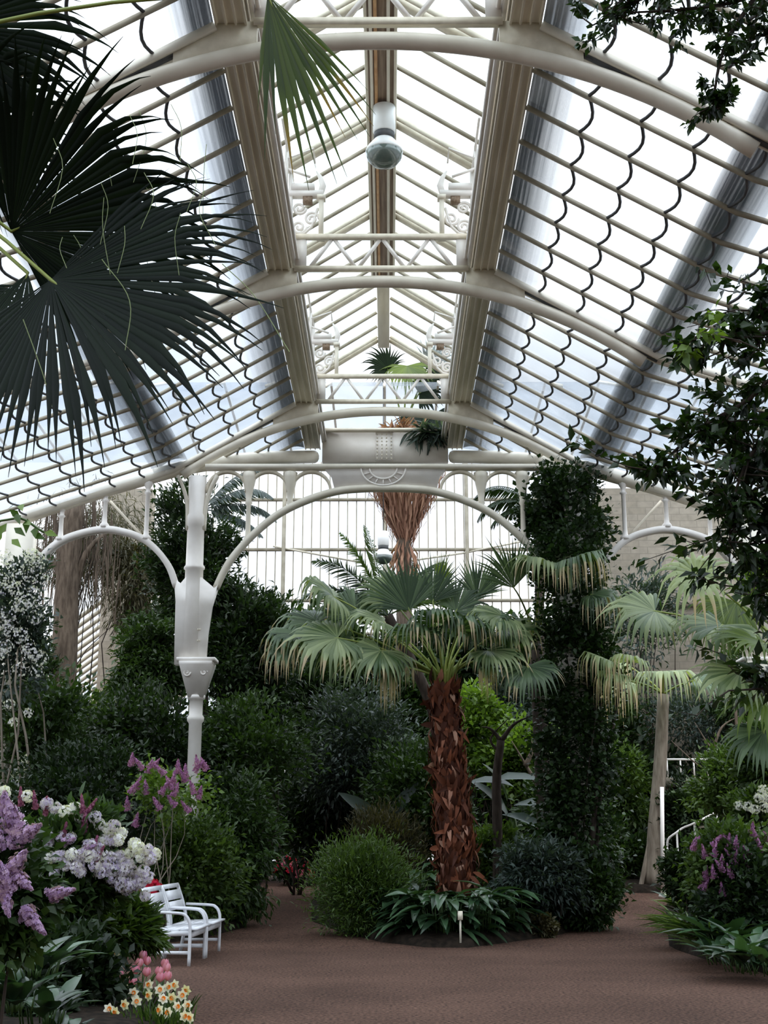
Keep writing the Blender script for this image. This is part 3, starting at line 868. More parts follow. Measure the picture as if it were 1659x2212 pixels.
G['pink'] = leafy('pink_floret', (.55, .10, .22), (.78, .30, .44), None, .5, .3, .2)
M['tulip'] = leafy('pink_tulip_petal', (.62, .17, .33), (.80, .42, .55), None, .4, .3)
M['daff'] = leafy('cream_white_petal', (.74, .70, .56), (.86, .85, .76), None, .5, .3)
M['corona'] = leafy('orange_corona', (.75, .14, .01), (.85, .30, .03), None, .5, .2)
M['stalk'] = leafy('green_stalk', (.03, .07, .015), (.10, .18, .04), None, .4, .1)

def sphere_pts(n):
    v = rng.normal(size=(n, 3))
    return unit(v)

def branch_path(p0, p1, bend=.15, n=7, sag=0.0):
    p0 = np.asarray(p0, float); p1 = np.asarray(p1, float)
    q = np.linspace(0, 1, n)[:, None]
    L = np.linalg.norm(p1 - p0)
    off = rng.normal(size=3) * bend * L
    off2 = rng.normal(size=3) * bend * L * .4
    p = p0 + (p1 - p0) * q + off * np.sin(q * PI) + off2 * np.sin(q * 2 * PI)
    p[:, 2] -= sag * L * (np.sin(q[:, 0] * PI))
    return p

def shrub(name, label, cat, px, py, Y, rx, ry, mat, n=2500, L=.12, W=.05, clumps=46, tmpl='oval', depth=None, sig=.2,
          bark='bark_dark', group=None, up=.25, shape='ball', stems=6, curl=.15, lobes=None, foot=None):
    """a bush whose crown is seen at (px, py) with half sizes rx, ry in pixels, Y metres down the hall"""
    n = int(n * 2.3); L *= 1.1; W *= 1.3
    s = mpp(Y, py)
    c = at(px, py, Y); rxm, rzm = rx * s, ry * s
    rym = depth if depth else min(rxm, 1.6) * .8
    gz = ground_z(Y)
    root = thing(name, label, cat, (c[0], Y, gz), group)
    d = sphere_pts(clumps)
    f = rng.uniform(.12, 1.0, clumps) ** .6
    C = d * f[:, None]
    if shape == 'cone':
        w = np.clip(1.0 - .75 * (C[:, 2] + 1) / 2, .12, 1)
        C[:, 0] *= w * 1.2; C[:, 1] *= w * 1.2
    if shape == 'column':
        C[:, 2] = rng.uniform(-1, 1, clumps)
        rr = rng.uniform(.6, 1, clumps); an = rng.uniform(0, 2 * PI, clumps)
        C[:, 0] = rr * np.cos(an); C[:, 1] = rr * np.sin(an)
    Cw = c + C * [rxm, rym, rzm]
    k = rng.integers(0, clumps, n)
    R = np.array([rxm, rym, rzm])
    sg = sig * min(rxm, rzm) * 1.1
    P = Cw[k] + rng.normal(size=(n, 3)) * sg * np.array([1, 1, .75])
    ok = P[:, 2] > gz + .02
    P = P[ok]; k = k[ok]
    out = unit((P - c) / R)
    D = unit(out * .8 + rng.normal(size=P.shape) * .55 + [0, 0, up])
    cv = rng.uniform(0, .5, clumps)
    var = np.clip(cv[k] + rng.random(len(P)) * .4, 0, .86)
    mb = MB()
    mb.leaves(P, D, L * rng.uniform(.7, 1.25, len(P)), W * rng.uniform(.7, 1.25, len(P)), tmpl=tmpl, var=var, curl=curl)
    mb.build('foliage', G[mat], root)
    ft = np.array([c[0], Y, gz]) if foot is None else np.asarray(foot)
    order = rng.permutation(clumps)[:stems]
    for j in order:
        m2 = MB()
        b = ft + np.array([rng.uniform(-.15, .15), rng.uniform(-.1, .1), -.03])
        pth = branch_path(b, Cw[j], .08)
        r0 = max(.012, .02 * rzm)
        m2.tube(pth, np.linspace(r0, r0 * .3, len(pth)), 6)
        m2.build('stem', M[bark], root, smooth=True)
    return root, c, np.array([rxm, rym, rzm]), Cw

def flower_head(axis0, axis1, r, n, size, mat, parent, kind='cone', name='flower_cluster', var_hi=.86):
    """a panicle: four-petalled florets packed round an axis, wide at its foot"""
    a0 = np.asarray(axis0, float); a1 = np.asarray(axis1, float)
    ax = a1 - a0; Lx = np.linalg.norm(ax); d = ax / max(Lx, 1e-6)
    t = rng.random(n)
    n = int(n * (2.2 if kind == 'cone' else 1.4)); size *= .62 if kind == 'cone' else .8; t = rng.random(n)
    if kind == 'cone':
        t = t ** 1.3
        rad = r * (1 - t) ** .7 * rng.uniform(.45, 1.12, n)
    elif kind == 'ball':
        rad = r * np.sqrt(np.clip(1 - (2 * t - 1) ** 2, 0, 1)) * rng.uniform(.8, 1.05, n)
    else:
        rad = r * (1 - .8 * t) * rng.uniform(.8, 1.1, n)
    v = sphere_pts(n); v = v - d * (v @ d)[:, None]; v = unit(v)
    if kind == 'cone':
        w = unit(np.cross(d, [.3, .2, .9])); w2 = np.cross(d, w); an = np.arctan2(v @ w2, v @ w)
        rad = rad * (.72 + .4 * np.sin(an * 3 + t * 9 + rng.random() * 6) * np.sin(t * 17 + rng.random() * 6))
    P = a0 + d * (t * Lx)[:, None] + v * rad[:, None]
    Nn = unit(v + d * .35 * (2 * t - .6)[:, None])
    Pp, Dd, Nl, vv = [], [], [], []
    t1 = unit(np.cross(Nn, [.3, .2, .9])); t2 = np.cross(Nn, t1)
    vr = rng.random(n) * var_hi
    for q in range(4):
        a = q * PI / 2
        Pp.append(P); Dd.append(math.cos(a) * t1 + math.sin(a) * t2 + Nn * .25); Nl.append(Nn); vv.append(vr)
    mb = MB()
    mb.leaves(np.concatenate(Pp), np.concatenate(Dd), size, size * .8, N=np.concatenate(Nl), tmpl='tri', var=np.concatenate(vv), curl=.1)
    return mb.build(name, G[mat], parent)

def fan_blade(mb, hub, f, nrm, R, nseg=34, spread=2.5, droop=.25, split=.55, cup=.12, dead=.0, vbase=.4, tipdrop=.8, tipw=1.0, rag=.2):
    """a pleated fan leaf: segments joined to 'split' of their length and free beyond, bending down under their weight"""
    f = unit(f); nrm = unit(np.asarray(nrm, float) - f * np.dot(nrm, f)); s = np.cross(f, nrm)
    a = np.linspace(-spread, spread, nseg) + rng.normal(size=nseg) * .01
    da = 2 * spread / (nseg - 1)
    Ri = R * (1 - .28 * (np.abs(a) / spread) ** 2) * rng.uniform(1 - rag, 1.04, nseg)
    d = np.cos(a)[:, None] * f + np.sin(a)[:, None] * s + cup * nrm
    d = unit(d)
    st = np.array([.0, .06, .18, .34, split, split + .15, split + .28, .93, 1.0])
    P = np.tile(np.asarray(hub, float), (nseg, 1)); pts = [P]
    jit = rng.uniform(.4, 2.0, nseg)
    for k in range(1, len(st)):
        dl = (st[k] - st[k - 1])
        g = droop * dl * 2.2 * st[k] if st[k] <= split + .01 else (droop + tipdrop * jit) * dl * 3.0
        d = unit(d + np.array([0, 0, -1.0]) * (np.asarray(g)[..., None] if np.ndim(g) else g))
        P = P + d * (dl * Ri)[:, None]
        pts.append(P)
    pts = np.stack(pts, 1)                               # nseg, st, 3
    wsp = split * math.tan(da / 2) * 1.14
    hw = np.where(st <= split, np.maximum(st * math.tan(da / 2) * 1.14, .002), wsp * np.clip(1 - ((st - split) / (1 - split)) ** .8, 0.06, 1) * tipw)
    hw[-1] = .001
    W = hw[None, :] * Ri[:, None]
    T = unit(np.gradient(pts, axis=1))
    S = np.cos(a)[:, None] * s - np.sin(a)[:, None] * f
    S = np.repeat(S[:, None, :], len(st), 1)
    S = unit(S - T * (S * T).sum(-1, keepdims=True))
    Nn = np.cross(S, T)
    sgn = np.sign((Nn * nrm).sum(-1, keepdims=True)); sgn[sgn == 0] = 1
    Nn = Nn * sgn
    l = pts - S * W[..., None]; r = pts + S * W[..., None]; m = pts + Nn * (W * .55)[..., None]
    X = np.stack([l, m, r], 2)                           # nseg, st, 3, 3
    ns = len(st)
    base = (np.arange(nseg) * ns * 3)[:, None, None]
    i = (np.arange(ns - 1) * 3)[None, :, None]
    fq = np.concatenate([base + i + np.array([0, 1, 4, 3]), base + i + np.array([1, 2, 5, 4])], 1).reshape(-1, 4)
    v0 = vbase + rng.uniform(-.3, .35, nseg)
    V = np.repeat(np.clip(v0, 0, .84)[:, None], ns, 1)
    dd = rng.random(nseg) < dead
    V[dd, 5:] = .86 + .14 * rng.random(dd.sum())[:, None]
    V[dd, 6:] = 1.0
    mb.add(X.reshape(-1, 3), fq, np.repeat(V.reshape(-1), 3))

def fan_frond(root, crown, hub, f, nrm, R, mat, petiole='petiole', pr=.022, **kw):
    """one frond: the blade, and its stalk as a sub-part"""
    mb = MB(); fan_blade(mb, hub, f, nrm, R, **kw)
    o = mb.build('frond', G[mat], root)
    crown = np.asarray(crown, float); hub = np.asarray(hub, float)
    mid = (crown + hub) / 2 + np.array([0, 0, .12 * np.linalg.norm(hub - crown)])
    q = np.linspace(0, 1, 8)[:, None]
    pth = (1 - q) ** 2 * crown + 2 * q * (1 - q) * mid + q ** 2 * hub
    pth = np.concatenate([pth, [hub + unit(f) * R * .12]])
    mb = MB(); mb.tube(pth, np.concatenate([np.linspace(pr, pr * .6, 8), [pr * .2]]), 6, var=rng.uniform(.1, .8))
    mb.build('petiole', M[petiole], o, smooth=True)
    return o

def feather_frond(root, base, d0, L, mat, droop=.5, n=46, ll=.38, lw=.035, ang=.95, hang=.25, var=.4):
    """a feather leaf: arching midrib with leaflets in two rows"""
    m = 24
    p = np.asarray(base, float); d = unit(d0); pts = [p]; ds = [d]
    for k in range(m):
        d = unit(d + np.array([0, 0, -1.0]) * droop * (k / m) * 2.6 / m * 1.6)
        p = p + d * L / m; pts.append(p); ds.append(d)
    pts = np.array(pts); ds = np.array(ds)
    q = np.linspace(.12, .99, n); idx = q * m
    i0 = np.clip(idx.astype(int), 0, m - 1); fr = (idx - i0)[:, None]
    P = pts[i0] * (1 - fr) + pts[i0 + 1] * fr; D = ds[i0]
    side = unit(np.cross(D, [0, 0, 1.0]))
    mb = MB(); mb.tube(pts, np.linspace(.018, .004, m + 1), 5, var=.8)
    for sg in (-1, 1):
        dd = unit(D * math.cos(ang) + side * sg * math.sin(ang) + np.array([0, 0, -hang]) + rng.normal(size=D.shape) * .06)
        ln = ll * np.sin(np.clip(q * PI * .9 + .3, 0, PI)) ** .6 * rng.uniform(.85, 1.1, n)
        mb.leaves(P, dd, ln + .02, lw, N=np.cross(dd, D), tmpl='lance', var=np.clip(var + rng.uniform(-.25, .3, n), 0, .84), curl=.2)
    return mb.build('frond', G[mat], root)

def twig_leaves(mbl, mbw, pts, n, spread, L, W, r0=.02, var_shift=0.0, side=8, hang=.35, vtip=.0):
    """a leafy branch along pts (place coordinates)"""
    pts = smooth_path(pts, 6); m = len(pts)
    mbw.tube(pts, np.linspace(r0, r0 * .25, m), 6)
    ends = []
    for _ in range(side):
        i = rng.integers(m // 6, m)
        e = pts[i] + rng.normal(size=3) * spread * np.array([1.3, 1.3, 1.0])
        mbw.tube(branch_path(pts[i], e, .1, 5), np.linspace(r0 * .35, r0 * .12, 5), 4)
        ends.append((pts[i], e))
    t = rng.random(n); which = rng.integers(0, len(ends) + 1, n)
    P = np.empty((n, 3)); D = np.empty((n, 3))
    for j in range(n):
        if which[j] == len(ends):
            i = rng.integers(m // 8, m); b = pts[i]; dr = pts[min(i + 1, m - 1)] - pts[i - 1]
            P[j] = b + rng.normal(size=3) * spread * .25
        else:
            a, e = ends[which[j]]; P[j] = a + (e - a) * (.2 + .85 * t[j]) + rng.normal(size=3) * spread * .13; dr = e - a
        D[j] = unit(dr) * .8 + rng.normal(size=3) * .6 + [0, 0, -hang]
    var = np.clip(rng.random(n) * .8 + var_shift, 0, 1.0)
    mbl.leaves(P, D, L * rng.uniform(.65, 1.2, n), W * rng.uniform(.65, 1.2, n), var=var, tmpl='oval', curl=.12)
# ================================================================== planted beds (dark soil, slightly raised)
def bed(name, pix, h=.16):
    pts = [p if len(p) == 3 else ground_at(*p) for p in pix]
    pts = np.array(pts, float); c = pts.mean(0)
    rings = []
    for q, z in ((1.0, -.02), (.97, h * .6), (.9, h), (.5, h * 1.4), (.02, h * 1.5)):
        r = c + (pts - c) * q
        r[:, 2] = [ground_z(v) + z for v in r[:, 1]]
        rings.append(r)
    mb = MB(); g = np.array(rings); g = np.concatenate([g, g[:, :1]], 1)
    mb.sheet(g)
    return struct(mb.build(name, M['soil']))

bed('planting_bed', [(672, 1990), (730, 2012), (820, 2035), (920, 2047), (1010, 2048), (1100, 2036), (1200, 2022), (1290, 1998), (1345, 1950), (1300, 1925), (1000, 1915), (720, 1925), (670, 1950)])
bed('planting_bed', [(1.0 * q[0], q[1], 0.0) for q in ((-1.75, 9.0), (-1.68, 11.0), (-1.78, 12.2), (-2.2, 13.4), (-2.75, 14.6), (-3.4, 16.8), (-3.6, 20.0), (-8.5, 20.0), (-8.5, 9.0))])
bed('planting_bed', [(-3.5, 20.6, 0), (-2.9, 21.2, 0), (-2.35, 23.0, 0), (-2.6, 27, 0), (-3.2, 35.5, 0), (-12, 35.5, 0), (-8.7, 20.5, 0)])
bed('planting_bed', [(4.9, 14.2, 0), (4.6, 16.2, 0), (4.32, 18.5, 0), (4.3, 20.5, 0), (5.6, 27.0, 0), (8.7, 27.0, 0), (8.7, 14.2, 0)])
bed('planting_bed', [(-2.2, 34.5, 0), (1, 30.2, 0), (4.6, 30.8, 0), (7.5, 30.2, 0), (12, 30.5, 0), (12, 36, 0), (-2.2, 37, 0)])

# ================================================================== dark planting behind, left side
S = shrub
S('yew_tree', 'tall blackish yew behind the left cast iron column, rising into the arch spandrel', 'tree', 425, 1245, 27.5, 100, 225, 'deep', 5200, .16, .05, 80, sig=.18)
S('yew_tree', 'rounded dark yew to the right of the left cast iron column, under the centre arch', 'tree', 530, 1430, 27, 105, 185, 'deep', 4800, .16, .05, 70, sig=.2)
S('cypress_tree', 'dark layered evergreen to the left of the left column, below the small arch', 'tree', 322, 1440, 26, 72, 130, 'dark', 3800, .15, .045, 60, sig=.18, up=-.1)
S('evergreen_shrub', 'wide dark evergreen shrub low behind the mauve-flowered bush by the column', 'shrub', 330, 1620, 24.5, 160, 130, 'deep', 4600, .13, .05, 70)
S('evergreen_shrub', 'dark evergreen shrub below the white flowers at the left edge', 'shrub', 90, 1600, 23, 120, 130, 'dark', 3400, .13, .05, 60)
S('evergreen_shrub', 'dark green shrub between the left column and the blue-grey bush', 'shrub', 540, 1640, 25, 130, 130, 'dark', 4200, .12, .045, 70)
S('evergreen_shrub', 'low dark fern-like shrub on the left of the path gap beside the red azaleas', 'shrub', 505, 1830, 23.2, 95, 150, 'dark', 3800, .13, .04, 60, up=-.15)
S('evergreen_shrub', 'bushy green shrub standing right behind the two white benches', 'shrub', 405, 1880, 21.6, 100, 120, 'mid', 3600, .10, .04, 60)
S('evergreen_shrub', 'dark shrub filling the corner behind the lavender rhododendron', 'shrub', 190, 1730, 20.5, 170, 110, 'deep', 4200, .11, .04, 60)
S('evergreen_shrub', 'blue-grey bush with fine twigs in the middle distance left of the shaggy trunk', 'shrub', 770, 1620, 28, 120, 130, 'blue', 4600, .14, .04, 80)
S('evergreen_shrub', 'dark blue-green bush above the far red azaleas', 'shrub', 690, 1760, 29, 85, 95, 'deep', 3000, .14, .05, 50)
S('evergreen_shrub', 'dusky shrub between the blue-grey bush and the rounded yew', 'shrub', 650, 1560, 30, 90, 150, 'deep', 3600, .15, .05, 60)
S('evergreen_shrub', 'dark bush directly behind the foot of the shaggy palm trunk', 'shrub', 900, 1740, 26.5, 110, 130, 'dark', 4000, .14, .05, 60)
S('bamboo_thicket', 'brownish olive thicket behind the small left arch, hung with dry strands', 'thicket', 200, 1170, 32, 125, 115, 'olive', 2600, .30, .018, 70, tmpl='tri', up=-1.2, sig=.22)
S('olive_thicket', 'olive drooping sprays in front of the dark yew inside the small left arch', 'thicket', 295, 1250, 31.5, 70, 110, 'olive', 1800, .26, .03, 36, tmpl='tri', up=-.9)
S('evergreen_shrub', 'dark shrub in the gap left of the brown tree trunk under the small arch', 'shrub', 60, 1460, 29, 55, 130, 'dark', 2000, .15, .05, 36)
S('evergreen_shrub', 'green leafy shrub at the foot of the brown tree trunk on the left', 'shrub', 190, 1600, 27, 110, 90, 'mid', 2600, .14, .05, 46)
# right side
S('ivy_climber', 'dense dark ivy climbing the right cast iron column, beside the palm', 'climber', 1240, 1480, 22.75, 66, 470, 'ivy', 9500, .085, .065, 210, depth=.42, shape='column', sig=.30, stems=4)
S('ivy_climber', 'bushy ivy head of dark leaves under the right end of the thick roof tube', 'climber', 1215, 1130, 23.6, 82, 85, 'ivy', 3200, .10, .065, 56)
# tall planting closing the view behind the palms
for x_, y_, rx_, ry_, m_, nm_ in ((575, 1500, 90, 190, 'deep', 'leafmost'), (690, 1470, 100, 150, 'dark', ''), (800, 1500, 100, 160, 'deep', ''), (915, 1500, 100, 150, 'dark', ''), (1040, 1480, 100, 150, 'deep', ''), (1150, 1480, 90, 150, 'dark', ''), (1300, 1600, 90, 170, 'dark', '')):
    nm_ = {575: 'tall dark broadleaf tree far back, filling the lower left of the arch', 690: 'far dark tree behind the left fans of the shaggy palm', 800: 'far blackish tree behind the feather palm trunk', 915: 'far dark tree straight behind the shaggy palm crown', 1040: 'far blackish tree behind the lime-green foliage', 1150: 'far dark tree left of the ivy-clad column', 1300: 'far dark tree right of the ivy-clad column'}[x_]
    S('broadleaf_tree', nm_, 'tree', x_, y_, 35.6, rx_, ry_, m_, 2600, .26, .11, 60, sig=.26, depth=1.0)
for x_, w_, nm_ in ((330, 110, 'far low hedge-like bush behind the small left arch'), (520, 120, 'far low bush behind the rounded yew'), (700, 120, 'far low bush under the left palm fans'), (880, 120, 'far low bush behind the shaggy trunk'), (1060, 120, 'far low bush behind the bare forked trunk'), (1230, 110, 'far low bush behind the ivy-clad column'), (1390, 100, 'far low bush behind the slender palm trunk'), (1560, 110, 'far low bush in front of the stone wall at right')):
    S('evergreen_shrub', nm_, 'shrub', x_, 1740, 34.8, w_, 150 if x_ < 1300 else 110, 'deep', 2400, .24, .10, 56, sig=.26, depth=.9)
S('lime_shrub', 'bright yellow-green leafy shrub behind the bare forked trunk', 'shrub', 1130, 1650, 29.5, 80, 90, 'bright', 2400, .13, .07, 50)
S('lime_shrub', 'bright green foliage directly right of the shaggy trunk top', 'shrub', 1035, 1560, 30, 60, 95, 'bright', 1900, .13, .07, 40)
S('evergreen_shrub', 'grey-green shrub between the bare forked trunk and the ivy trunk', 'shrub', 1110, 1530, 31, 75, 70, 'blue', 1900, .14, .05, 40)
S('evergreen_shrub', 'dark green shrub at the foot of the ivy trunk', 'shrub', 1225, 1790, 27.5, 90, 130, 'dark', 4200, .13, .055, 60)
S('evergreen_shrub', 'green shrub beside the slender palm trunk on its left', 'shrub', 1345, 1690, 32.5, 62, 95, 'mid', 2600, .14, .05, 46)
S('evergreen_shrub', 'dark low bush under the left of the slender palm trunk', 'shrub', 1345, 1850, 32.0, 60, 70, 'dark', 2000, .14, .05, 36)
S('evergreen_shrub', 'dark hanging shrub in shade under the stone landing', 'shrub', 1490, 1770, 31, 60, 85, 'deep', 2200, .14, .05, 40)
S('evergreen_shrub', 'leafy green shrub right of the stone landing', 'shrub', 1590, 1700, 26, 90, 80, 'mid', 3000, .12, .05, 50)
S('evergreen_shrub', 'thin-leaved grey shrub in front of the stone wall under the palm fans', 'shrub', 1500, 1560, 34, 110, 70, 'blue', 1700, .15, .04, 46, sig=.3)
S('evergreen_shrub', 'dark shrub far back to the right of the stone wall', 'shrub', 1620, 1500, 33, 70, 110, 'dark', 2000, .15, .06, 36)
S('evergreen_shrub', 'dark leafy shrub hiding the foot of the very tall skirted palm', 'shrub', 872, 1570, 31.0, 62, 140, 'dark', 2600, .15, .06, 50)
S('olive_shrub', 'airy grey shrub before the stone wall, under the star-shaped fan', 'shrub', 1385, 1340, 34.5, 70, 110, 'blue', 900, .2, .05, 40, sig=.3)
# the island bed in the middle
S('feathery_shrub', 'fine-leaved green bush at the left end of the island bed', 'shrub', 782, 1925, 21.9, 98, 98, 'mid', 7600, .10, .016, 90, tmpl='tri', up=.5, sig=.24)
S('feathery_shrub', 'fine-leaved upright bush behind the left end of the island bed', 'shrub', 830, 1830, 25.5, 75, 80, 'olive', 3600, .11, .016, 60, tmpl='tri', up=.9)
S('fern_shrub', 'dark blue-green ferny shrub right of the broad-leaved edging plants', 'shrub', 1170, 1905, 22.2, 90, 75, 'blue', 4200, .12, .035, 60, up=-.05)
S('fern_shrub', 'dark leafy shrub at the right end of the island bed by the path', 'shrub', 1258, 1920, 22.6, 70, 70, 'dark', 3800, .11, .04, 60)
S('fern_shrub', 'low mossy cushion at the right front of the island bed', 'shrub', 1165, 2000, 21.7, 45, 26, 'olive', 1500, .07, .03, 26)
S('fern_shrub', 'green shrub just right of the foot of the shaggy trunk', 'shrub', 1075, 1850, 24.0, 60, 60, 'mid', 2000, .11, .04, 36)
# right-hand bed
S('evergreen_shrub', 'green bush hiding the foot of the column at the right edge', 'shrub', 1645, 1650, 21.8, 60, 90, 'mid', 1900, .11, .05, 40)
S('evergreen_shrub', 'dark glossy bush at the right edge below the purple flowers', 'shrub', 1610, 1960, 18.2, 90, 110, 'deep', 3600, .10, .045, 56)
S('evergreen_shrub', 'green shrub left of the purple-flowered bush beside the handrail', 'shrub', 1490, 1890, 22.5, 50, 70, 'dark', 2000, .10, .04, 36)

# ================================================================== trees with a clear trunk
def trunk_tube(root, pts, r0, r1, mat, name='trunk', n=12):
    mb = MB(); p = smooth_path(pts, 5); mb.tube(p, np.linspace(r0, r1, len(p)), n); return mb.build(name, M[mat], root, smooth=True)

b = at(140, 1900, 30); b[2] = ground_z(30)
t = thing('brown_tree', 'brown bare-trunked tree seen through the small left arch', 'tree', b)
trunk_tube(t, [b, at(132, 1600, 30), at(140, 1400, 30), at(146, 1250, 30), at(160, 1090, 30)], .34, .26, 'bark')
for e in ((75, 1180), (230, 1150), (110, 1080), (200, 1060)):
    mb = MB(); p = branch_path(at(146, 1290, 30), at(*e, 30), .06); mb.tube(p, np.linspace(.12, .04, len(p)), 6); mb.build('branch', M['bark'], t, smooth=True)
mb = MB()
for _ in range(150):
    q = at(rng.uniform(70, 260), rng.uniform(1060, 1260), 30 + rng.uniform(-.5, .5)); l = rng.uniform(.5, 1.6)
    mb.tube([q, q + [rng.uniform(-.06, .06), 0, -l * .5], q + [rng.uniform(-.12, .12), 0, -l]], [.012, .01, .004], 4, caps=False)
mb.build('hanging_strands', M['bark'], t)

b = at(1075, 1880, 23.6); b[2] = ground_z(23.6)
t = thing('forked_tree', 'bare dark forked trunk standing right of the shaggy palm', 'tree', b)
trunk_tube(t, [b, at(1074, 1780, 23.6), at(1073, 1680, 23.6), at(1082, 1600, 23.6)], .10, .07, 'bark_dark')
for e, m_ in ((((1082, 1600), (1060, 1575), (1040, 1570)), .045), (((1082, 1602), (1110, 1565), (1150, 1545)), .05), (((1078, 1625), (1060, 1595), (1100, 1550)), .03)):
    mb = MB(); p = smooth_path([at(*q, 23.6) for q in e], 5); mb.tube(p, np.linspace(m_, .006, len(p)), 7); mb.build('branch', M['bark_dark'], t, smooth=True)
b = at(1180, 1880, 26.5); b[2] = ground_z(26.5)
t = thing('forked_tree', 'thin brown branching trunk between the forked trunk and the ivy trunk', 'tree', b)
trunk_tube(t, [b, at(1178, 1780, 26.5), at(1172, 1715, 26.5)], .10, .08, 'bark')
for e in (((1172, 1715), (1140, 1660), (1105, 1600)), ((1172, 1718), (1190, 1670), (1198, 1640)), ((1135, 1655), (1150, 1620), (1148, 1600))):
    mb = MB(); p = smooth_path([at(*q, 26.5) for q in e], 5); mb.tube(p, np.linspace(.06, .008, len(p)), 7); mb.build('branch', M['bark'], t, smooth=True)
b = at(1595, 1800, 29); b[2] = ground_z(29)
t = thing('forked_tree', 'reddish bare branching tree under the palm fans at the far right', 'tree', b)
trunk_tube(t, [b, at(1612, 1680, 29), at(1595, 1600, 29), at(1590, 1530, 29), at(1600, 1440, 29)], .08, .012, 'bark')
for e in (((1612, 1690), (1540, 1620), (1500, 1560)), ((1540, 1620), (1560, 1570), (1600, 1545)), ((1610, 1660), (1640, 1600), (1650, 1560)), ((1560, 1640), (1520, 1660), (1450, 1600))):
    mb = MB(); p = smooth_path([at(*q, 29) for q in e], 5); mb.tube(p, np.linspace(.04, .006, len(p)), 6); mb.build('branch', M['bark'], t, smooth=True)

# ================================================================== palms
def shaggy_trunk(root, foot, top, r0, r1, flaps, mat='fibre'):
    p = smooth_path([foot, foot * .66 + top * .34 + [.03, 0, 0], foot * .33 + top * .67, top], 6)
    mb = MB(); mb.tube(p, np.linspace(r0, r1, len(p)), 14, var=.1); mb.build('trunk', M[mat], root, smooth=True)
    q = rng.random(flaps); a = rng.uniform(0, 2 * PI, flaps)
    i = q * (len(p) - 1); i0 = np.clip(i.astype(int), 0, len(p) - 2); fr = (i - i0)[:, None]
    P = p[i0] * (1 - fr) + p[i0 + 1] * fr
    rad = r0 + (r1 - r0) * q
    out = np.stack([np.cos(a), np.sin(a), np.zeros(flaps)], 1)
    P = P + out * (rad * .92)[:, None]
    D = out * rng.uniform(.35, .9, flaps)[:, None] + np.array([0, 0, 1.0]) * rng.choice([1, 1, -1], flaps)[:, None] * rng.uniform(.5, 1, flaps)[:, None] + rng.normal(size=(flaps, 3)) * .25
    mb = MB(); mb.leaves(P, D, rng.uniform(.14, .32, flaps), rng.uniform(.05, .11, flaps), N=out, tmpl='lance', var=rng.random(flaps) ** 1.6, curl=.5)
    mb.build('leaf_stubs', M[mat], root)
    return p

PY = 22.3
foot = at(990, 1990, PY); foot[2] = ground_z(PY); foot[0] = at(990, 1880, PY)[0]
top = at(958, 1475, PY)
t = thing('fan_palm', 'fan palm with shaggy red-brown trunk standing in the island bed', 'palm', foot)
shaggy_trunk(t, foot, top, .31, .20, 1300)
mb = MB()
for _ in range(10):
    a = rng.uniform(0, 2 * PI); q = top + np.array([math.cos(a) * .15, math.sin(a) * .15, -.1])
    mb.tube([q, q + [math.cos(a) * .05, math.sin(a) * .05, .25], q + [math.cos(a) * .2, math.sin(a) * .2, .5]], [.04, .03, .01], 6, var=rng.random())
mb.build('crown_shaft', M['petiole'], t)
up = top + [0, 0, .05]
def cf(px, py, dy, f, n, R, mat='fan', **k):
    fan_frond(t, up, at(px, py, PY + dy), f, n, R, mat, **k)
cf(884, 1318, .1, (-.35, .1, 1), (.15, -1, .25), 1.05, 'fan', nseg=30, spread=1.25, droop=0.03, tipdrop=0.16, vbase=.12, split=.62)
cf(935, 1300, .5, (.2, .2, 1), (0, -1, .1), .95, 'fan', nseg=26, spread=1.1, droop=0.03, tipdrop=0.20, vbase=.15)
cf(905, 1372, -.7, (-.55, -.75, .25), (-.2, -.3, 1), 1.05, 'fan', nseg=34, spread=2.0, droop=0.65, tipdrop=2.55, dead=.55, vbase=.2, split=.5)
cf(990, 1362, -.7, (.5, -.8, .3), (.2, -.3, 1), 1.05, 'fan', nseg=34, spread=2.0, droop=0.65, tipdrop=2.55, dead=.5, vbase=.2, split=.5)
cf(940, 1345, -.9, (0, -1, .4), (0, -.2, 1), .9, 'fan', nseg=30, spread=1.9, droop=0.72, tipdrop=2.72, dead=.5, vbase=.1)
cf(729, 1378, -.4, (-.9, -.35, -.1), (-.25, -.7, .75), 1.35, 'fan_light', nseg=36, spread=2.2, droop=0.43, tipdrop=1.36, dead=.35, vbase=.35)
cf(722, 1290, .2, (-.6, -.4, .35), (-.3, -.6, .8), 1.15, 'fan_light', nseg=34, spread=2.2, droop=0.65, tipdrop=1.70, dead=.1, vbase=.3)
cf(823, 1405, -.5, (-.6, -.55, -.45), (-.3, -.8, .5), 1.1, 'fan_light', nseg=34, spread=2.0, droop=0.29, tipdrop=0.68, dead=.2, vbase=.25)
cf(830, 1345, .0, (-.9, -.4, .25), (-.2, -.5, .9), 1.05, 'fan_light', nseg=30, spread=1.8, droop=0.43, tipdrop=1.19, dead=.1, vbase=.4)
cf(770, 1335, .5, (-.7, .2, .6), (-.3, -.7, .6), 1.1, 'fan', nseg=32, spread=2.0, droop=0.51, tipdrop=1.36, dead=.1, vbase=.3)
cf(1032, 1345, -.1, (.8, -.45, .1), (.3, -.6, .8), 1.1, 'fan', nseg=34, spread=2.0, droop=0.58, tipdrop=1.87, dead=.35, vbase=.3)
cf(1055, 1405, -.3, (.7, -.5, -.35), (.4, -.7, .6), 1.0, 'fan_light', nseg=32, spread=1.9, droop=0.43, tipdrop=1.36, dead=.3, vbase=.25)
cf(1030, 1290, .6, (.25, .1, 1), (-.1, -1, .2), .85, 'fan', nseg=24, spread=1.1, droop=0.02, tipdrop=0.13, vbase=.25)
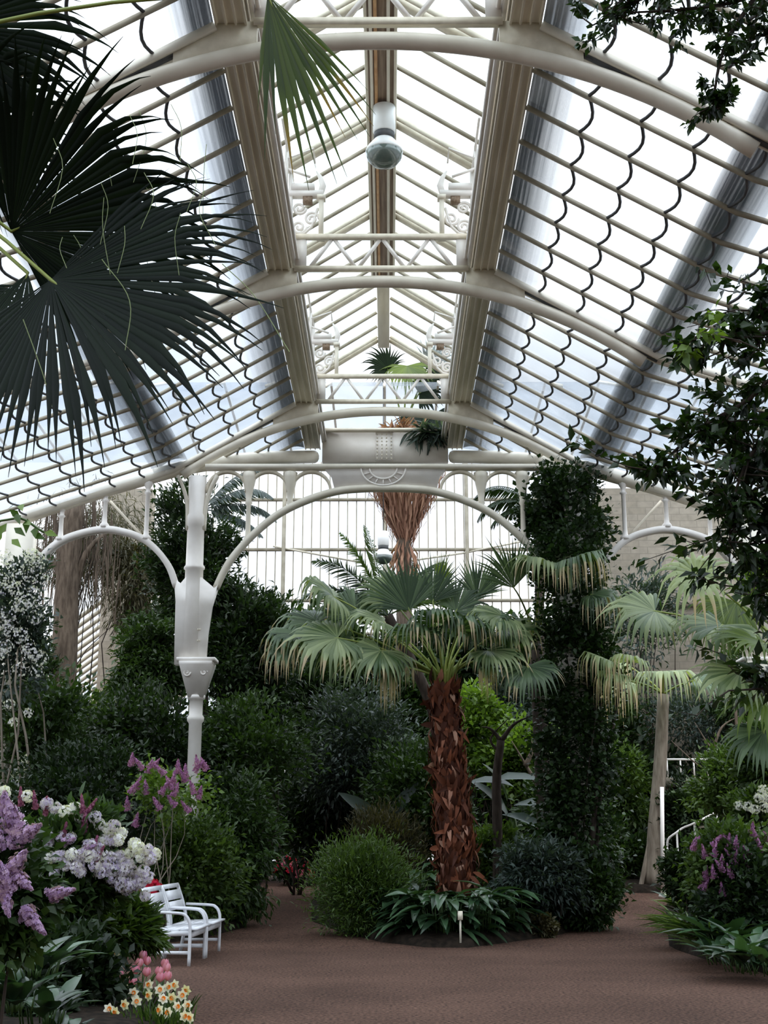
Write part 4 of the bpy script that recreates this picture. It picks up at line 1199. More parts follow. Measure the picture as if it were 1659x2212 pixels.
cf(950, 1270, .9, (.1, .3, 1), (.8, -.6, .1), .8, 'fan_yellow', nseg=18, spread=.8, droop=0.02, tipdrop=0.26, vbase=.7)
cf(860, 1420, -.2, (-.4, -.7, -.5), (-.3, -.8, .5), .95, 'fan', nseg=28, spread=1.6, droop=0.72, tipdrop=2.72, dead=.8, vbase=.4, split=.4)


cf(690, 1345, .4, (-.9, -.1, .1), (-.2, -.6, .9), 1.25, 'fan', nseg=34, spread=2.1, droop=.55, tipdrop=1.8, dead=.5, vbase=.3, split=.48)
cf(640, 1370, -.1, (-.9, -.4, -.1), (-.2, -.6, .8), 1.0, 'fan', nseg=32, spread=2.1, droop=.6, tipdrop=2.0, dead=.75, vbase=.3, split=.45)
cf(770, 1400, -.2, (-.7, -.5, -.4), (-.3, -.7, .6), 1.1, 'fan_light', nseg=34, spread=2.1, droop=.5, tipdrop=1.2, dead=.3, vbase=.25)
cf(1085, 1360, .3, (.9, -.2, .0), (.2, -.6, .8), 1.1, 'fan_light', nseg=34, spread=2.0, droop=.6, tipdrop=1.8, dead=.5, vbase=.3)
cf(850, 1300, .6, (-.6, .3, .8), (.1, -.9, .3), 1.0, 'fan_light', nseg=30, spread=1.6, droop=.2, tipdrop=.7, vbase=.25)
cf(985, 1320, .5, (.5, .3, .8), (-.1, -.9, .3), .95, 'fan', nseg=30, spread=1.6, droop=.2, tipdrop=.7, vbase=.2)

cf(845, 1440, -.3, (-.3, -.6, -.7), (-.2, -.9, .4), .9, 'fan', nseg=22, spread=1.2, droop=1.0, tipdrop=2.5, dead=1, vbase=.6, split=.3)
cf(1045, 1420, -.2, (.4, -.6, -.6), (.2, -.9, .4), .9, 'fan', nseg=22, spread=1.2, droop=1.0, tipdrop=2.5, dead=.9, vbase=.5, split=.3)
cf(620, 1400, -.3, (-.8, -.4, -.4), (-.2, -.7, .6), .85, 'fan', nseg=28, spread=1.8, droop=.7, tipdrop=2.2, dead=.85, vbase=.3, split=.4)
# a second fan palm behind, its head hanging in front of the ivy trunk
Y2 = 24.3
b = at(1185, 1900, Y2); b[2] = ground_z(Y2)
top = at(1158, 1385, Y2)
t = thing('fan_palm', 'fan palm whose head of long withered tips hangs before the ivy trunk', 'palm', b)
trunk_tube(t, [b, b * .5 + top * .5, top], .16, .13, 'bark_dark')
def c2(px, py, dy, f, n, R, mat='fan', **k):
    fan_frond(t, top, at(px, py, Y2 + dy - 1.9), f, n, R * .84, mat, pr=.022, **k)
c2(1235, 1210, -.6, (.55, -.5, .1), (.2, -.5, .9), 1.5, 'fan', nseg=36, spread=1.9, droop=0.72, tipdrop=3.23, dead=.75, vbase=.35, split=.42)
c2(1190, 1225, -.2, (-.4, -.5, .1), (-.2, -.6, .8), 1.5, 'fan_light', nseg=34, spread=1.7, droop=0.72, tipdrop=2.21, dead=.3, vbase=.3)
c2(1110, 1270, .1, (-.3, -.2, .95), (-.1, -1, .2), 1.25, 'fan', nseg=28, spread=1.0, droop=0.05, tipdrop=0.26, vbase=.25)
c2(1165, 1250, .2, (.65, .0, .75), (-.3, -.8, .5), 1.45, 'fan_light', nseg=26, spread=.8, droop=0.14, tipdrop=0.85, vbase=.35)
c2(1085, 1330, -.3, (-.7, -.5, -.1), (-.2, -.7, .7), 1.15, 'fan_light', nseg=34, spread=2.0, droop=0.51, tipdrop=1.53, dead=.2, vbase=.3)
c2(1140, 1440, -.5, (.1, -.7, -.6), (0, -.9, .5), 1.15, 'fan', nseg=34, spread=2.0, droop=0.43, tipdrop=1.53, dead=.2, vbase=.2)
c2(1275, 1285, -.2, (.8, -.4, -.1), (.3, -.6, .8), 1.3, 'fan', nseg=34, spread=1.8, droop=0.72, tipdrop=3.23, dead=.7, vbase=.3, split=.42)

# slender palm on the right
Y3 = 31.0
b = at(1408, 1915, Y3); b[2] = ground_z(Y3) + .1
top = at(1433, 1500, Y3)
t = thing('slender_palm', 'slender grey-trunked palm with drooping pale fans beside the white post', 'palm', b)
trunk_tube(t, [b, at(1416, 1780, Y3), at(1426, 1650, Y3), top], .19, .14, 'bark_grey')
for dx in (-.3, .28, .05):
    mb = MB(); mb.tube(smooth_path([b + [dx, -.1, -.1], b + [dx * .5, -.05, .45], b + [0, 0, 1.0]], 4), [.06] * 9, 6); mb.build('prop_root', M['olive_root'] if 'olive_root' in M else M['bark_grey'], t, smooth=True)
def c3(px, py, dy, f, n, R, mat='fan_light', **k):
    fan_frond(t, top, at(px, py, Y3 + dy), f, n, R, mat, pr=.03, **k)
c3(1432, 1452, -.8, (.05, -.75, -.1), (0, -.55, .85), 1.55, 'fan_light', nseg=34, spread=2.3, droop=0.80, tipdrop=1.53, dead=.12, vbase=.55, split=.45)
c3(1330, 1425, -.5, (-.8, -.5, .1), (-.2, -.5, .85), 1.5, 'fan_light', nseg=32, spread=1.9, droop=1.09, tipdrop=3.40, dead=.45, vbase=.6, split=.4)
c3(1345, 1470, -.8, (-.7, -.6, -.3), (-.3, -.6, .7), 1.5, 'fan_light', nseg=28, spread=1.5, droop=1.16, tipdrop=3.74, dead=.75, vbase=.6, split=.38)
c3(1500, 1470, -.3, (.9, -.3, .0), (.2, -.5, .85), 1.1, 'fan', nseg=30, spread=1.8, droop=0.72, tipdrop=2.04, dead=.2, vbase=.4)

# young palm at the right end of the island, its hanging fans in front of the ivy
Y5 = 22.9
b = at(1278, 1950, Y5); b[2] = ground_z(Y5)
top = at(1340, 1480, Y5)
t = thing('young_palm', 'dark thin-stemmed palm beside the ivy, its withered fans hanging straight down', 'palm', b)
trunk_tube(t, [b, at(1290, 1750, Y5), at(1318, 1600, Y5), top], .045, .03, 'bark_dark')
for px, py, f, n_, R, kw in ((1310, 1425, (-.75, -.5, .15), (-.2, -.5, .85), 1.0, dict(droop=1.0, tipdrop=3.2, dead=.6, vbase=.6, split=.4, spread=1.7)), (1335, 1455, (-.6, -.7, -.1), (-.2, -.6, .8), 1.05, dict(droop=1.1, tipdrop=3.4, dead=.85, vbase=.6, split=.36, spread=1.3)), (1360, 1430, (-.3, -.8, .2), (-.1, -.5, .85), .9, dict(droop=.9, tipdrop=2.6, dead=.3, vbase=.6, split=.42, spread=1.9))):
    fan_frond(t, top, at(px, py, Y5 - .9), f, n_, R, 'fan_light', nseg=28, **kw)

# broad fan palm reaching in at the right edge
Y4 = 19.5
b = at(1725, 1900, Y4); b[2] = ground_z(Y4)
top = at(1715, 1430, Y4)
t = thing('fan_palm', 'fan palm at the right edge holding a pale star-shaped fan before the stone wall', 'palm', b)
trunk_tube(t, [b, b * .5 + top * .5, top], .2, .17, 'bark')
def c4(px, py, dy, f, n, R, mat='fan_light', **k):
    fan_frond(t, top, at(px, py, Y4 + dy), f, n, R, mat, **k)
c4(1505, 1240, -.9, (-.1, -.45, -1), (-.1, -.9, .45), 1.0, 'fan_light', nseg=22, spread=3.0, droop=.18, tipdrop=.7, vbase=.7, split=.34, dead=.1, tipw=.9)
c4(1600, 1450, -.7, (-.7, -.5, -.5), (-.3, -.8, .5), 1.0, 'fan_light', nseg=30, spread=2.0, droop=.3, tipdrop=.8, vbase=.4, dead=.15)
c4(1655, 1500, -.9, (-.4, -.6, -.7), (-.2, -.8, .5), 1.0, 'fan_yellow', nseg=30, spread=2.0, droop=.3, tipdrop=.8, vbase=.4)
c4(1650, 1580, -.9, (-.2, -.6, -.9), (-.2, -.8, .5), .9, 'fan', nseg=30, spread=2.0, droop=.3, tipdrop=.8, vbase=.3)
c4(1415, 1320, .3, (-.8, -.3, -.1), (-.3, -.75, .6), 1.15, 'fan_light', nseg=36, spread=2.2, droop=0.36, tipdrop=1.02, vbase=.3, dead=.12)
c4(1560, 1350, -.3, (-.6, -.6, -.4), (-.3, -.8, .5), 1.1, 'fan_light', nseg=34, spread=2.2, droop=0.36, tipdrop=0.85, vbase=.25, dead=.15)
c4(1650, 1390, -.8, (-.75, -.6, -.1), (-.1, -.6, .7), 1.05, 'fan_yellow', nseg=34, spread=2.2, droop=0.22, tipdrop=0.33, vbase=.6)
c4(1655, 1280, -.2, (-.4, -.3, .8), (-.2, -.9, .3), .9, 'fan_yellow', nseg=26, spread=1.4, droop=0.14, tipdrop=0.39, vbase=.4)
c4(1590, 1300, .2, (-.5, -.3, -.7), (-.2, -.9, .3), 1.1, 'fan_yellow', nseg=30, spread=1.4, droop=0.29, tipdrop=0.85, vbase=.5, dead=.1)

# feather palm behind the crown of the shaggy palm
Yf = 26.0
b = at(975, 1800, Yf); b[2] = ground_z(Yf)
top = at(838, 1330, Yf)
t = thing('feather_palm', 'grey-green feather palm rising behind the shaggy palm crown under the arch', 'palm', b)
trunk_tube(t, [b, at(965, 1700, Yf), at(930, 1520, Yf), top], .13, .10, 'bark_dark')
for d0, L, dr in (((-.38, 0, .9), 2.0, .35), ((-.6, -.2, .8), 2.0, .6), ((-.2, .1, 1), 2.0, .25), ((-.85, -.2, .6), 2.1, .8), ((-1, -.3, .35), 1.9, .8), ((.5, .2, .85), 1.8, .5), ((.9, .1, .5), 1.7, .7), ((-.5, .6, .7), 1.7, .6), ((-.9, .3, .15), 1.8, .6)):
    feather_frond(t, top, d0, L, 'blue' if rng.random() < .6 else 'mid', dr, 44, .46, .035, var=.6)
# feather fronds in the spandrels
for (px, py, YY, label, frs) in ((1165, 1090, 28.5, 'dark feather palm leaning out of the ivy under the right spandrel', (((-.95, -.2, .25), 1.7, .9), ((-.8, 0, .6), 1.7, .9), ((-.9, -.3, -.1), 1.4, .6), ((.5, -.2, .7), 1.3, .9))),
                                 (440, 1100, 28.5, 'pale feathery fronds showing through the left spandrel rings', (((.8, -.2, .5), 1.8, .7), ((.95, -.1, .2), 1.8, .6), ((.6, 0, .8), 1.7, .6), ((.9, -.2, -.2), 1.6, .4)))):
    b = at(px, 1900, YY); b[2] = ground_z(YY); tp = at(px, py, YY)
    t = thing('feather_palm', label, 'palm', b)
    trunk_tube(t, [b, b * .5 + tp * .5, tp], .12, .1, 'bark_dark')
    for d0, L, dr in frs:
        feather_frond(t, tp, d0, L, 'deep' if px > 800 else 'blue', dr, 34, .4, .05, hang=.7)

# tall palm beyond with a skirt of dead leaves
Yt = 33.0
b = at(872, 1500, Yt); b[2] = ground_z(Yt); b[0] = at(872, 1200, Yt)[0]
top = at(872, 925, Yt)
t = thing('skirted_palm', 'very tall palm beyond the arch with a hanging skirt of brown dead leaves', 'palm', b)
trunk_tube(t, [b, b * .5 + top * .5, top], .2, .2, 'bark')
mb = MB(); n = 1200
hz = rng.uniform(0, 1, n)
a = rng.uniform(0, 2 * PI, n)
zt, zb = at(872, 1000, Yt)[2], at(872, 1165, Yt)[2]
z = zt + (zb - zt) * hz * .75
rad = .26 + 1.0 * (1 - hz * .95) * rng.uniform(.5, 1, n)
P = np.stack([top[0] + rad * np.cos(a), Yt + rad * np.sin(a), z], 1)
D = np.stack([-.25 * np.cos(a), -.25 * np.sin(a), -np.ones(n)], 1) + rng.normal(size=(n, 3)) * .1
mb.leaves(P, D, rng.uniform(.5, 1.0, n), .055, tmpl='tri', N=np.stack([np.cos(a), np.sin(a), 0 * a], 1), var=rng.random(n))
mb.build('leaf_skirt', M['skirt'], t)
mb = MB(); n = 60; a = rng.uniform(0, 2 * PI, n); z = rng.uniform(at(0, 1225, Yt)[2], zb, n)
P = np.stack([top[0] + .2 * np.cos(a), Yt + .2 * np.sin(a), z], 1)
mb.leaves(P, np.stack([np.cos(a) * .5, np.sin(a) * .5, -np.ones(n)], 1), .5, .08, tmpl='tri', var=rng.random(n)); mb.build('leaf_stubs', M['skirt'], t)
for px, py, f, n_, R, mt in ((880, 790, (.1, -.5, -.9), (0, -1, .4), 1.1, 'fan_yellow'), (840, 800, (-.7, -.2, .6), (-.2, -.9, .3), .9, 'fan_dark'), (930, 900, (.5, -.4, -.7), (.2, -1, .3), 1.2, 'fan_dark'), (925, 800, (.8, 0, .4), (.2, -.9, .3), 1.1, 'fan_dark'), (890, 900, (.1, -.6, -.7), (0, -1, .3), .8, 'fan_dark'), (905, 850, (.6, -.2, .2), (.2, -.9, .3), 1.1, 'fan_dark')):
    fan_frond(t, top, at(px, py, Yt - .3), f, n_, R, mt, nseg=26, spread=1.7, droop=.2, tipdrop=.4, vbase=.6, pr=.03)

# ---- near palm at the left, its dark fans hanging into the picture
b = np.array([-3.3, 5.4, 0.0])
top = np.array([-2.75, 5.2, 4.75])
t = thing('fan_palm', 'near dark fan palm at the left, its big fans cut by the picture edge', 'palm', b)
shaggy_trunk(t, b, top, .24, .18, 160)
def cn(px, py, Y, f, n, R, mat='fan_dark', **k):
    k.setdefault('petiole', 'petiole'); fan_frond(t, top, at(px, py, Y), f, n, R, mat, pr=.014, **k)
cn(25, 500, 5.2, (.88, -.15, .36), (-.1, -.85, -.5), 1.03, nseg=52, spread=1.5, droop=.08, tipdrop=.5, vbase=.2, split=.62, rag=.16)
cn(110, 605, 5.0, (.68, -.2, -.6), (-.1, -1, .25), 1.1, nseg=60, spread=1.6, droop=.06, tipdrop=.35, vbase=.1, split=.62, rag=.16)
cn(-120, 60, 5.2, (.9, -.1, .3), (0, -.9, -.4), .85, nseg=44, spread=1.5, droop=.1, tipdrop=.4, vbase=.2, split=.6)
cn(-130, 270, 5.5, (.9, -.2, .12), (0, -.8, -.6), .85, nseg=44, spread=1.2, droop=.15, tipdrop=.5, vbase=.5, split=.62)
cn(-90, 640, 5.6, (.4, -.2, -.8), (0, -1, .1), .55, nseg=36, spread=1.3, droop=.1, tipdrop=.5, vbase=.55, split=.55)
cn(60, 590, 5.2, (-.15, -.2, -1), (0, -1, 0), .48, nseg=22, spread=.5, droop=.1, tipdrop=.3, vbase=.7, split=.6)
# a single frond arching over and hanging in at the top
hub = at(578, -12, 4.6)
fan_frond(t, top, hub, (.36, .05, -.95), (.1, -1, -.1), 0.92, 'fan_top', pr=.012, nseg=14, spread=.42, droop=.0, tipdrop=.05, vbase=.35, split=.5, cup=.05, dead=.12, rag=.2)
mb = MB()
for _ in range(18):
    q = at(rng.uniform(60, 460), rng.uniform(220, 520), 4.9 + rng.uniform(-.2, .3)); l = rng.uniform(.12, .4)
    mb = MB(); mb.tube(smooth_path([q, q + [rng.uniform(-.02, .05), 0, -l * .4], q + [rng.uniform(-.02, .07), 0, -l]], 4), .0014, 4, caps=False, var=.8); mb.build('leaf_thread', G['fan_light'], t)
for pa in (((220, 560), (280, 650), (270, 760)), ((480, 570), (550, 640), (625, 760)), ((50, 690), (90, 800), (120, 900))):
    mb = MB(); mb.tube(smooth_path([at(*q, 4.8) for q in pa], 6), .0018, 4, caps=False, var=.8); mb.build('leaf_thread', G['fan_light'], t)

# ---- fig tree at the right, branches hanging into the picture
b = np.array([4.3, 8.0, 0.0])
t = thing('fig_tree', 'small-leaved fig tree hanging dark leafy branches in at the right edge and top corner', 'tree', b)
trunk_tube(t, [b, [4.2, 8, 2.0], [4.0, 7.9, 4.0], [3.7, 7.6, 6.4]], .2, .1, 'bark_dark')
def fig(paths, Y, n, spread, L, W, side, start, vs=0.0):
    mbl, mbw = MB(), MB()
    for k, pth in enumerate(paths):
        pts = [at(px, py, Y + dy) for px, py, dy in pth]
        twig_leaves(mbl, mbw, pts, n[k], spread[k], L, W, .016, side=side[k], var_shift=vs)
    s0 = at(paths[0][0][0], paths[0][0][1], Y + paths[0][0][2])
    p = branch_path(start, s0, .04); mbw.tube(p, np.linspace(.05, .016, len(p)), 6)
    o = mbw.build('branch', M['bark_dark'], t)
    mbl.build('foliage', G['glossy'], o)
fig([[(1740, -60, 0), (1600, 0, 0), (1480, 20, 0), (1300, 30, 0)], [(1640, -20, 0), (1570, 90, 0), (1545, 190, 0), (1550, 235, 0)], [(1760, 30, 0), (1659, 70, 0), (1620, 90, 0)], [(1480, -40, 0), (1380, 0, 0), (1280, 55, 0)]],
    6.6, (1000, 560, 420, 420), (.17, .07, .14, .11), .062, .032, (24, 16, 12, 12), (3.7, 7.6, 6.2))
fig([[(1800, 620, 0), (1700, 700, 0), (1600, 730, -.2), (1500, 730, -.3)], [(1720, 760, 0), (1620, 860, 0), (1520, 920, 0), (1440, 990, 0), (1395, 1030, 0)], [(1740, 900, 0), (1640, 960, 0), (1590, 1060, 0), (1575, 1170, 0)], [(1760, 1000, .2), (1680, 1100, .2), (1650, 1200, .2), (1640, 1290, .2)], [(1760, 780, .2), (1690, 850, .2), (1640, 1000, .2), (1600, 1120, .2)], [(1720, 640, 0), (1650, 660, 0), (1640, 760, 0)], [(1790, 1220, 0), (1710, 1310, 0), (1665, 1420, 0), (1660, 1500, 0)]],
    6.8, (420, 600, 650, 720, 800, 560, 500), (.11, .12, .14, .16, .17, .16, .13), .085, .045, (18, 24, 28, 34, 34, 24, 20), (4.0, 7.9, 4.2))
# lighter young leaves at the tip
mbl, mbw = MB(), MB()
twig_leaves(mbl, mbw, [at(1600, 740, 6.5), at(1520, 720, 6.4), at(1470, 760, 6.4)], 60, .08, .075, .045, .006, side=5, var_shift=.25)
o = mbw.build('twig', M['bark'], t); mbl.build('foliage', G['bright'], o)

# young twig at the left edge
b = at(-60, 1150, 8.0); b[2] = 0
t = thing('climbing_plant', 'sprig of bright young leaves poking in at the left edge below the palm', 'climber', b)
mbl, mbw = MB(), MB()
tip = at(30, 1120, 8.0)
mbw.tube(smooth_path([b, [b[0], 8.0, 1.8], at(-40, 1200, 8.0), tip, at(95, 1150, 8.0)], 5), .008, 5)
P = np.array([at(*q, 8.0) for q in ((20, 1100), (35, 1110), (55, 1130), (75, 1140), (95, 1150), (30, 1140), (15, 1130), (60, 1120), (45, 1090), (25, 1165), (5, 1145), (70, 1155))])
mbl.leaves(P, rng.normal(size=(12, 3)) * .5 + [.5, -.2, -.5], .10, .05, N=np.tile([0, -1, .3], (12, 1)))
mbw.build('stem', M['stalk'], t); mbl.build('foliage', G['bright'], t)

# plant spilling over the fascia
b = at(925, 934, 25.8)
t = thing('hanging_fern', 'dark fern-like plant spilling over the right end of the fascia box', 'plant', b)
mb = MB(); n = 90
a = rng.uniform(0, 2 * PI, n)
mb.leaves(np.tile(b, (n, 1)) + rng.normal(size=(n, 3)) * [.14, .05, .05], np.stack([np.cos(a), -.45 - .3 * rng.random(n), np.sin(a) * .8 - .25], 1), rng.uniform(.3, .5, n), .07, tmpl='lance', curl=.5)
mb.build('foliage', G['blue'], t)
b = at(870, 930, 25.9)
t = thing('hanging_fern', 'rusty brown dried fern standing on the fascia box right of its centre', 'plant', b)
mb = MB(); n = 90; a = rng.uniform(0, 2 * PI, n)
mb.leaves(np.tile(b, (n, 1)) + rng.normal(size=(n, 3)) * [.18, .05, .04], np.stack([np.cos(a), -.2 * rng.random(n), np.abs(np.sin(a)) * .8], 1), rng.uniform(.15, .35, n), .05, tmpl='lance', curl=.3)
mb.build('foliage', M['skirt'], t)
# ================================================================== flowers and benches in front
def flower_bush(name, label, cat, px, py, Y, rx, ry, mat, heads, hmat, **kw):
    root, c, R, Cw = shrub(name, label, cat, px, py, Y, rx, ry, mat, **kw)
    for h in heads:
        u2 = ((h[0] - px) / rx) ** 2 + ((h[1] - py) / ry) ** 2
        q = at(h[0], h[1], Y - R[1] * math.sqrt(max(0.2, 1 - min(u2, 1))) * 1.12 + h[2] * .3 - .06); L = h[3]; r = h[4]
        d = unit(np.array([h[5] if len(h) > 5 else rng.normal() * .4, -.3, h[6] if len(h) > 6 else 1.0]))
        flower_head(q - d * L / 2, q + d * L / 2, r, int(h[7]) if len(h) > 7 else 120, .018 + r * .06, h[8] if len(h) > 8 else hmat, root, h[9] if len(h) > 9 else 'cone')
    return root

# lilac at the left edge, near
flower_bush('lilac_bush', 'lilac bush at the left edge with big pale purple panicles', 'shrub', -15, 1925, 8.2, 110, 155, 'dark',
            [(25, 1765, -.3, .22, .10, -.2, 1, 330), (60, 1800, -.35, .2, .085, .8, .5, 280), (-10, 1800, -.3, .2, .09, -.3, .8, 240), (35, 1865, -.4, .2, .085, .5, .6, 280), (5, 1890, -.4, .22, .09, -.2, .6, 260), (50, 1905, -.4, .16, .06, .6, -.4, 170),
             (135, 1928, -.2, .16, .055, 1, .25, 220), (75, 1992, -.4, .2, .065, .8, -.7, 260), (15, 1955, -.4, .14, .05, .3, -.8, 120), (10, 1735, -.2, .14, .07, 0, 1, 130)],
            'lilac', n=2400, L=.085, W=.045, clumps=46)
# rhododendron, white to lavender
heads = []
hp = [(120, 1745), (140, 1752), (160, 1745), (100, 1735), (175, 1765), (60, 1720), (205, 1765), (215, 1780), (235, 1790), (247, 1783), (262, 1800), (255, 1815), (240, 1815), (225, 1815), (300, 1830), (318, 1835), (285, 1840), (305, 1850), (325, 1855), (335, 1845), (290, 1822),
      (205, 1845), (190, 1850), (225, 1850), (245, 1860), (260, 1850), (275, 1865), (285, 1880), (300, 1890), (310, 1880), (320, 1895), (265, 1880), (245, 1880), (215, 1885), (220, 1870), (205, 1870), (260, 1905), (275, 1920), (290, 1912), (170, 1850), (155, 1845), (140, 1860), (130, 1850), (110, 1852), (165, 1875), (150, 1810), (10, 1710)]
for i, (x, y) in enumerate(hp):
    heads.append((x, y, rng.uniform(-.3, .1), .09, .062, rng.normal() * .5, .8, 55, 'white' if y < 1860 and i % 3 else 'lavwhite', 'ball'))
for _ in range(34):
    x = rng.uniform(95, 320); y = 1790 + (x - 95) * .28 + rng.uniform(0, 90)
    heads.append((x, y, rng.uniform(-.3, .1), .08, .05, rng.normal() * .5, .8, 45, 'lavwhite', 'ball'))
for x, y, dx in ((178, 1735, -.1), (198, 1742, .7), (182, 1770, .2), (100, 1740, .1), (75, 1728, -.1), (45, 1720, 0), (140, 1795, .2), (205, 1825, .3), (215, 1845, .6), (185, 1780, .1)):
    heads.append((x, y, -.2, .17, .035, dx, 1, 90, 'mauve', 'cone'))
for x, y in ((90, 1800), (150, 1815), (110, 1810), (195, 1830)):
    heads.append((x, y, -.2, .12, .05, 1, .3, 90, 'lilac', 'cone'))
flower_bush('rhododendron', 'rhododendron covered in white and lavender trusses, left of the benches', 'shrub', 140, 1895, 12.6, 112, 145, 'dark', heads, 'white', n=5200, L=.13, W=.035, clumps=90, tmpl='lance', sig=.17)
# narrow leafy skirt in front of the bench
S('rhododendron', 'low yellow-green leafy bush without flowers in front of the near bench end', 'shrub', 252, 2008, 13.4, 90, 50, 'mid', 1200, .16, .032, 34, tmpl='lance', up=.1)
# mauve bush on thin stems before the column
hd = [(x, y, rng.uniform(-.3, .3), .20, .075, rng.normal() * .5, 1, 85) for x, y in ((285, 1640), (300, 1650), (325, 1655), (345, 1662), (335, 1650), (385, 1655), (400, 1665), (425, 1645), (440, 1650), (430, 1655), (395, 1675), (300, 1690), (315, 1700), (290, 1700), (365, 1690), (375, 1680), (380, 1705), (415, 1700), (432, 1712), (275, 1735), (338, 1735), (400, 1742), (370, 1730), (295, 1770), (355, 1702))]
flower_bush('lilac_bush', 'airy mauve lilac on thin stems in front of the left cast iron column', 'shrub', 360, 1710, 19.3, 90, 65, 'bright', hd, 'purple', n=420, L=.085, W=.05, clumps=36, sig=.22, stems=8, bark='bark_grey')
# right: purple bush, white azalea
hd = [(x, y, rng.uniform(-.2, .3), .19, .065, rng.normal() * .5, 1, 80) for x, y in ((1505, 1820), (1520, 1838), (1548, 1815), (1560, 1805), (1545, 1835), (1575, 1815), (1590, 1820), (1600, 1845), (1575, 1845), (1590, 1850), (1615, 1840), (1625, 1790), (1632, 1805), (1640, 1825), (1655, 1810), (1555, 1870), (1560, 1860), (1575, 1880), (1525, 1885), (1540, 1882), (1525, 1910), (1520, 1905), (1560, 1920), (1500, 1822), (1610, 1855), (1655, 1880))]
flower_bush('purple_lilac', 'purple-flowered bush at the right edge opposite the benches', 'shrub', 1590, 1865, 18.6, 95, 95, 'mid', hd, 'purple', n=2600, L=.11, W=.05, clumps=46)
hd = [(x, y, -.2, .12, .09, 0, 1, 60, 'white', 'ball') for x, y in ((1645, 1715), (1655, 1725), (1640, 1725), (1615, 1742), (1630, 1748), (1598, 1740), (1655, 1745), (1650, 1705))]
flower_bush('white_azalea', 'white-flowered bush above the purple one at the right edge', 'shrub', 1640, 1760, 20.5, 60, 50, 'mid', hd, 'white', n=1300, L=.1, W=.04, clumps=26)
hd = [(x, y, -.3, .16, .1, 0, 1, 50, m_, 'ball') for x, y, m_ in ((605, 1858, 'pink'), (620, 1855, 'red'), (640, 1852, 'red'), (660, 1858, 'red'), (672, 1850, 'red'), (612, 1868, 'pink'), (600, 1872, 'red'), (635, 1868, 'pink'), (650, 1885, 'pink'), (665, 1880, 'red'), (640, 1888, 'pink'), (590, 1878, 'red'), (625, 1878, 'red'), (675, 1890, 'red'), (662, 1868, 'red'))]
flower_bush('azalea_bush', 'red and pink azalea bush at the far end of the left path', 'shrub', 635, 1875, 33.0, 50, 32, 'deep', hd, 'red', n=1500, L=.11, W=.05, clumps=26)
hd = [(x, y, -.3, .16, .085, 0, 1, 40, 'white', 'ball') for x, y in ((610, 1790), (625, 1785), (635, 1800), (615, 1805), (645, 1795), (630, 1775), (640, 1815), (605, 1780), (650, 1785), (665, 1830), (672, 1840))]
flower_bush('white_azalea', 'small white-flowered bush above the red azaleas at the path end', 'shrub', 632, 1805, 34.0, 45, 45, 'dark', hd, 'white', n=1300, L=.12, W=.05, clumps=26)
hd = [(x, y, -.2, .14, .10, 0, 1, 80, 'red', 'ball') for x, y in ((316, 1920), (328, 1910), (340, 1920), (326, 1928), (312, 1985), (334, 1992), (320, 1912))]
flower_bush('azalea_bush', 'red azalea glowing behind the back of the white benches', 'shrub', 326, 1945, 18.9, 28, 32, 'dark', hd, 'red', n=900, L=.09, W=.04, clumps=20)
hd = [(x, y, rng.uniform(-.2, .2), .2, .13, 0, 1, 22, 'white', 'ball') for x, y in zip(rng.uniform(0, 95, 46), np.concatenate([rng.uniform(1195, 1340, 30), rng.uniform(1340, 1450, 16)]))]
hd += [(x, y, 0, .14, .09, 0, 1, 30, 'white', 'ball') for x, y in ((50, 1655), (35, 1670), (58, 1680), (45, 1690), (55, 1640), (30, 1560), (60, 1540), (20, 1520))]
for h in range(len(hd)):
    hd[h] = hd[h][:5] + hd[h][5:]
flower_bush('blossom_tree', 'white-blossomed tree veiling the column at the left edge', 'tree', 30, 1370, 20.8, 65, 190, 'blue', hd, 'white', n=1900, L=.11, W=.05, clumps=40, sig=.25, bark='bark_grey')

# ---- broad leaves along the front of the island bed
def leaf_clump(name, label, base, n, L, W, mat, lean=.8, spread=.25, curl=.55, group=None, upb=.75, rise=None):
    root = thing(name, label, 'plant', base, group)
    a = rng.uniform(0, 2 * PI, n)
    out = np.stack([np.cos(a), np.sin(a), np.zeros(n)], 1)
    P = np.asarray(base) + out * rng.uniform(.0, spread, n)[:, None]
    # stalk lifts the blade
    hgt = rng.uniform(.05, .35, n) * L if rise is None else rng.uniform(.08, rise, n)
    D = out * lean * rng.uniform(.5, 1.2, n)[:, None] + [0, 0, upb] + rng.normal(size=(n, 3)) * .12
    tipP = P + np.stack([out[:, 0] * .1 * L, out[:, 1] * .1 * L, hgt], 1)
    mb = MB()
    mb.leaves(tipP, D, L * rng.uniform(.7, 1.2, n), W * rng.uniform(.75, 1.2, n), tmpl='lance', var=rng.random(n) * .84, curl=curl, N=np.cross(np.cross(D, [0, 0, 1.0]), D) + rng.normal(size=(n, 3)) * .05)
    mb.build('foliage', G[mat], root)
    mb = MB()
    for i in range(n if rise else min(n, 26)):
        mb.tube([P[i] - [0, 0, .04], tipP[i]], .006, 4, var=.3)
    mb.build('leaf_stalk', M['stalk'], root)
    return root
names = ['leftmost of the broad-leaved clumps edging the island bed', 'second broad-leaved clump from the left on the island edge', 'broad-leaved clump straight in front of the shaggy trunk', 'broad-leaved clump just right of the plant label stake', 'broad-leaved clump fourth along the edge, under the forked trunk', 'rightmost broad-leaved clump on the front edge of the island bed',
         'taller broad-leaved clump at the left foot of the shaggy trunk', 'taller broad-leaved clump at the right foot of the shaggy trunk']
